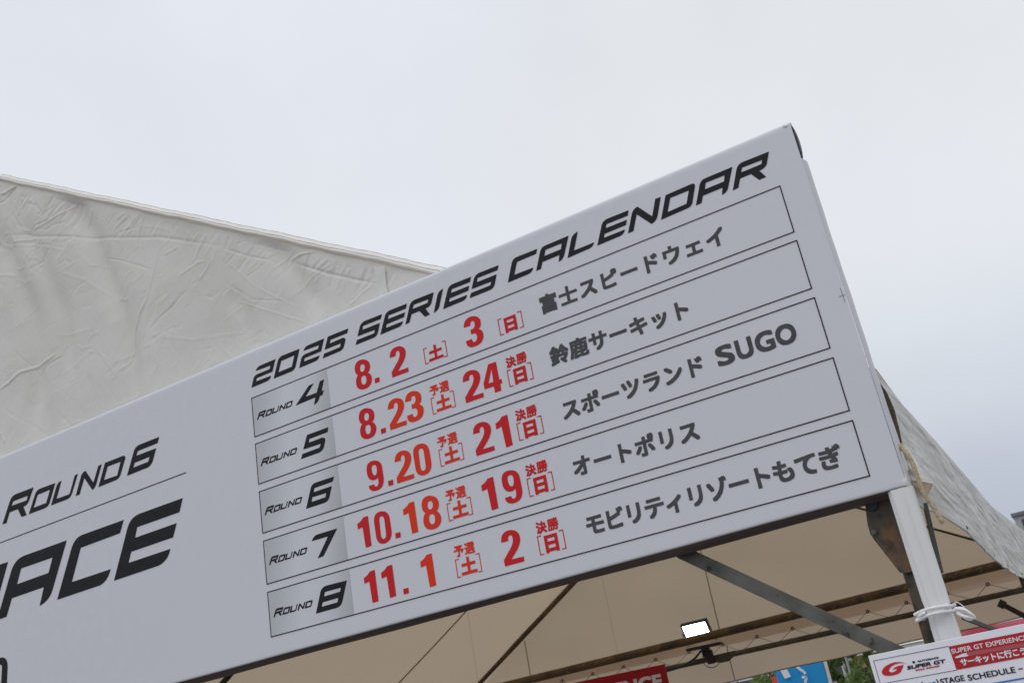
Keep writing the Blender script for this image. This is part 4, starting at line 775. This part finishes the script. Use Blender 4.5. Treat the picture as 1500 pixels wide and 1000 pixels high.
# ================================================================ red board hanging inside
rb = empty('red_board', (-2.4, 6.8, 1.9), 'red board with white capitals hanging under the tent beam', 'sign')
p = MB(); p.extrude_xz([(-3.95, 1.45), (-1.512, 1.46), (-1.512, 2.037), (-3.95, 2.045)], 6.80, 6.82); p.build('board', M['inner_red'], rb)
p = Print(6.797); heavy(p, 'SUPER GT EXPERIENCE', 0, 0, 1, 1, (.0085, .007), fit=(-3.55, -1.565, 1.845, 1.965)); p.build('lettering', M['sign_text'], rb)
for x in (-1.95, -3.5): MB().tube([(x, 6.81, 2.037), (x, 6.815, 2.8), (x, 6.82, 3.55)], .001, 5).build('hanging_wire', M['rope_thin'], rb)

# ================================================================ beyond the tent
fb = empty('banner_flag', (-1.35, 12, 0), 'bright blue banner flag with white marks on a white pole behind the tent', 'flag')
MB().tube([(-1.318, 12, 0), (-1.318, 12, 3.2)], .022, 12).build('pole', M['white_paint'], fb, smooth=True)
MB().tube([(-1.318, 12, 3.15), (-2.02, 12, 3.13)], .014, 8).build('cross_arm', M['white_paint'], fb, smooth=True)
X_ = np.linspace(-2.0, -1.345, 14); Z_ = np.linspace(.9, 3.12, 30); P = np.zeros((14, 30, 3))
for j in range(14): P[j] = np.stack([np.full(30, X_[j]), 12 + .025 * np.sin(X_[j] * 9 + Z_ * 2), Z_], -1)
keep(grid_mesh('flag_cloth', P, M['flag_blue']), fb)
p = Print(11.955); p.add([(-1.89, 1.79), (-1.80, 1.80), (-1.835, 1.93), (-1.925, 1.92)], [(0, 1, 2, 3)])
for pts in ([(-1.71, 1.935), (-1.66, 1.875), (-1.615, 1.83), (-1.60, 1.80)], [(-1.60, 1.755), (-1.635, 1.70), (-1.60, 1.62), (-1.57, 1.55)], [(-1.66, 1.77), (-1.60, 1.755)]):
    for a, b in zip(pts, pts[1:]): p.line(a, b, .032)
p.build('white_print', M['sign_text'], fb)
pk = empty('pink_banner', (1.2, 11, 0), 'red and pink cloth banner stretched behind the tent at the right', 'banner')
X_ = np.linspace(.33, 2.6, 40); P = np.zeros((40, 12, 3))
for j in range(12): P[:, j] = np.stack([X_, 11 + .03 * np.sin(X_ * 7 + j * .4), 1.30 + (1.915 + .01 * X_ - 1.30) * j / 11], -1)
keep(grid_mesh('banner_cloth', P, M['pink']), pk)
for x in (.30, 2.63): MB().tube([(x, 11, 0), (x, 11, 1.95)], .02, 10).build('pole', M['white_paint'], pk, smooth=True)

def far_building(name, label, x0, x1, y0, y1, h, wall, nwx, nwz, ww, wh, z0=1.5, parapet=.4):
    e = empty(name, ((x0 + x1) / 2, y0, 0), label, 'building')
    MB().box(x0, x1, y0, y1, 0, h).build('wall', wall, e)
    MB().box(x0 - .15, x1 + .15, y0 - .15, y1 + .15, h, h + parapet).build('roof', M['concrete_dark'], e)
    for i in range(nwx):
        for j in range(nwz):
            cx = x0 + (i + .5) * (x1 - x0) / nwx; cz = z0 + (j + .5) * (h - z0) / nwz
            f_ = MB(); f_.box(cx - ww / 2 - .08, cx + ww / 2 + .08, y0 - .06, y0 + .04, cz - wh / 2 - .08, cz + wh / 2 + .08); fo = f_.build('window', M['white_paint'], e)
            q_ = MB(); q_.box(cx - ww / 2, cx + ww / 2, y0 - .09, y0 - .062, cz - wh / 2, cz + wh / 2); o = link_mesh('pane', q_.v, q_.f, M['glass']); o.parent = fo; o.matrix_parent_inverse = (Matrix.Translation(e.location) @ fo.matrix_parent_inverse).inverted()
    return e
far_building('office_building', 'low grey office building seen through the trees beyond the tent', -34, -10.5, 92, 104, 6.2, M['concrete'], 9, 2, 1.5, 1.3)
# block at the right edge of the picture
e = empty('apartment_block', (6, 60, 0), 'pale grey block with a dark slate tower past the side of the tent', 'building')
MB().box(-.55, 1.0, 60, 72, 0, 8.35).build('pale_wing', M['concrete'], e); MB().box(-.62, 1.0, 59.85, 72, 8.35, 8.52).build('roof', M['concrete_dark'], e)
MB().box(1.0, 9, 59.2, 73, 0, 8.9).build('slate_tower', M['concrete_dark'], e); MB().box(.9, 9.1, 59.05, 73.1, 8.9, 9.05).build('roof', M['concrete'], e)
MB().box(-.2, .75, 59.9, 59.99, 7.45, 8.1).build('window', M['glass'], e)
for j in range(3): MB().box(-.2, .75, 59.9, 59.99, 1.2 + j * 2.0, 2.3 + j * 2.0).build('window', M['glass'], e)
for i in range(4):
    for j in range(4): MB().box(1.8 + i * 1.8, 2.8 + i * 1.8, 59.1, 59.19, 1.0 + j * 2.0, 2.2 + j * 2.0).build('window', M['glass'], e)
pg = empty('pagoda_tent', (-7.8, 60, 0), 'small white pagoda tent far beyond the knee brace', 'tent')
MB().box(-8.7, -6.9, 60, 63, 2.35, 2.98).build('skirt', M['white_paint'], pg)
q_ = MB(); q_.v = [(-8.8, 59.9, 3.0), (-6.8, 59.9, 3.0), (-6.8, 63.1, 3.0), (-8.8, 63.1, 3.0), (-7.8, 61.5, 4.4)]; q_.f = [(0, 1, 4), (1, 2, 4), (2, 3, 4), (3, 0, 4), (3, 2, 1, 0)]; q_.build('roof', M['white_paint'], pg)
for x in (-8.65, -6.95):
    for y in (60.05, 62.95): MB().tube([(x, y, 0), (x, y, 2.4)], .05, 8).build('post', M['white_paint'], pg)
yb_ = empty('yellow_kiosk', (-9.9, 58, 0), 'yellow kiosk with a flat roof half hidden behind the trees', 'kiosk')
MB().box(-10.6, -9.2, 58, 60, 0, 2.85).build('body', M['yellow'], yb_); MB().box(-10.8, -9.0, 57.8, 60.2, 2.85, 3.0).build('roof', M['white_paint'], yb_); MB().box(-10.3, -9.6, 57.93, 57.99, 1.2, 2.2).build('shutter', M['glass'], yb_)
rk = empty('red_standing_sign', (-10.2, 42, 0), 'red standing sign beyond the tent beside golden leaves', 'sign')
MB().box(-10.75, -10.05, 42, 42.1, .6, 2.35).build('panel', M['red_panel'], rk); MB().box(-10.5, -10.4, 42.02, 42.08, 0, .6).box(-10.3, -10.2, 42.02, 42.08, 0, .6).build('leg', M['steel'], rk)
lp = empty('lamp_pole', (-9.6, 50, 0), 'slim pale pole standing among the green trees', 'pole')
MB().tube([(-9.25, 50, 0), (-9.25, 50, 7)], .06, 10).build('pole', M['concrete'], lp, smooth=True); MB().box(-9.6, -9.2, 49.9, 50.1, 6.95, 7.1).build('lamp_head', M['steel'], lp)

def tree(x, y, h, r, label, leaf='leaf', n=2600, low=.18):
    e = empty('tree', (x, y, 0), label, 'tree', 'trees beyond the tent')
    t_ = MB(); t_.tube([(x, y, 0), (x + .1, y, h * .4), (x, y + .1, h * .85)], [r * .09, r * .065, r * .02], 9)
    for k in range(7):
        a = k * 2.4; z = h * (.25 + .08 * k); t_.tube([(x + .05, y, z), (x + math.cos(a) * r * .6, y + math.sin(a) * r * .6, z + h * .12)], [r * .035, r * .01], 6)
    t_.build('trunk', M['bark'], e, smooth=True)
    cl = []
    for _ in range(34):
        a = rng.uniform(0, 6.28); u = rng.uniform(0, 1); zz_ = h * (low + (1 - low) * u); rr = r * (math.sin(math.pi * min(1, .25 + .75 * u)) ** .6) * rng.uniform(.3, .95)
        cl.append((x + math.cos(a) * rr, y + math.sin(a) * rr, zz_, r * rng.uniform(.18, .34)))
    V = []; F = []
    for _ in range(n):
        c = cl[rng.integers(len(cl))]; d = rng.normal(size=3); d /= np.linalg.norm(d); p_ = np.array(c[:3]) + d * c[3] * rng.uniform(.5, 1.05)
        s_ = rng.uniform(.07, .15); a_ = rng.normal(size=3); a_ /= np.linalg.norm(a_); b_ = np.cross(a_, rng.normal(size=3)); b_ /= np.linalg.norm(b_)
        b0 = len(V); V += [tuple(p_ - a_ * s_), tuple(p_ + b_ * s_ * .5), tuple(p_ + a_ * s_), tuple(p_ - b_ * s_ * .5)]; F.append((b0, b0 + 1, b0 + 2, b0 + 3))
    o = link_mesh('crown', V, F, M[leaf]); keep(o, e)
tree(-14.9, 56, 5.2, 1.7, 'green tree left of the blue flag beyond the tent')
tree(-11.6, 54, 5.6, 1.5, 'bushy green tree right of the blue flag pole')
tree(-10.3, 54, 4.6, 1.0, 'narrow green tree between the pale pole and the bushy tree')
tree(-8.4, 50, 5.0, 1.15, 'green tree directly left of the schedule sign')
tree(-16.6, 52, 3.6, 1.3, 'golden leaved small tree beyond the tent beside the red standing sign', 'leaf_gold', 1800, .1)
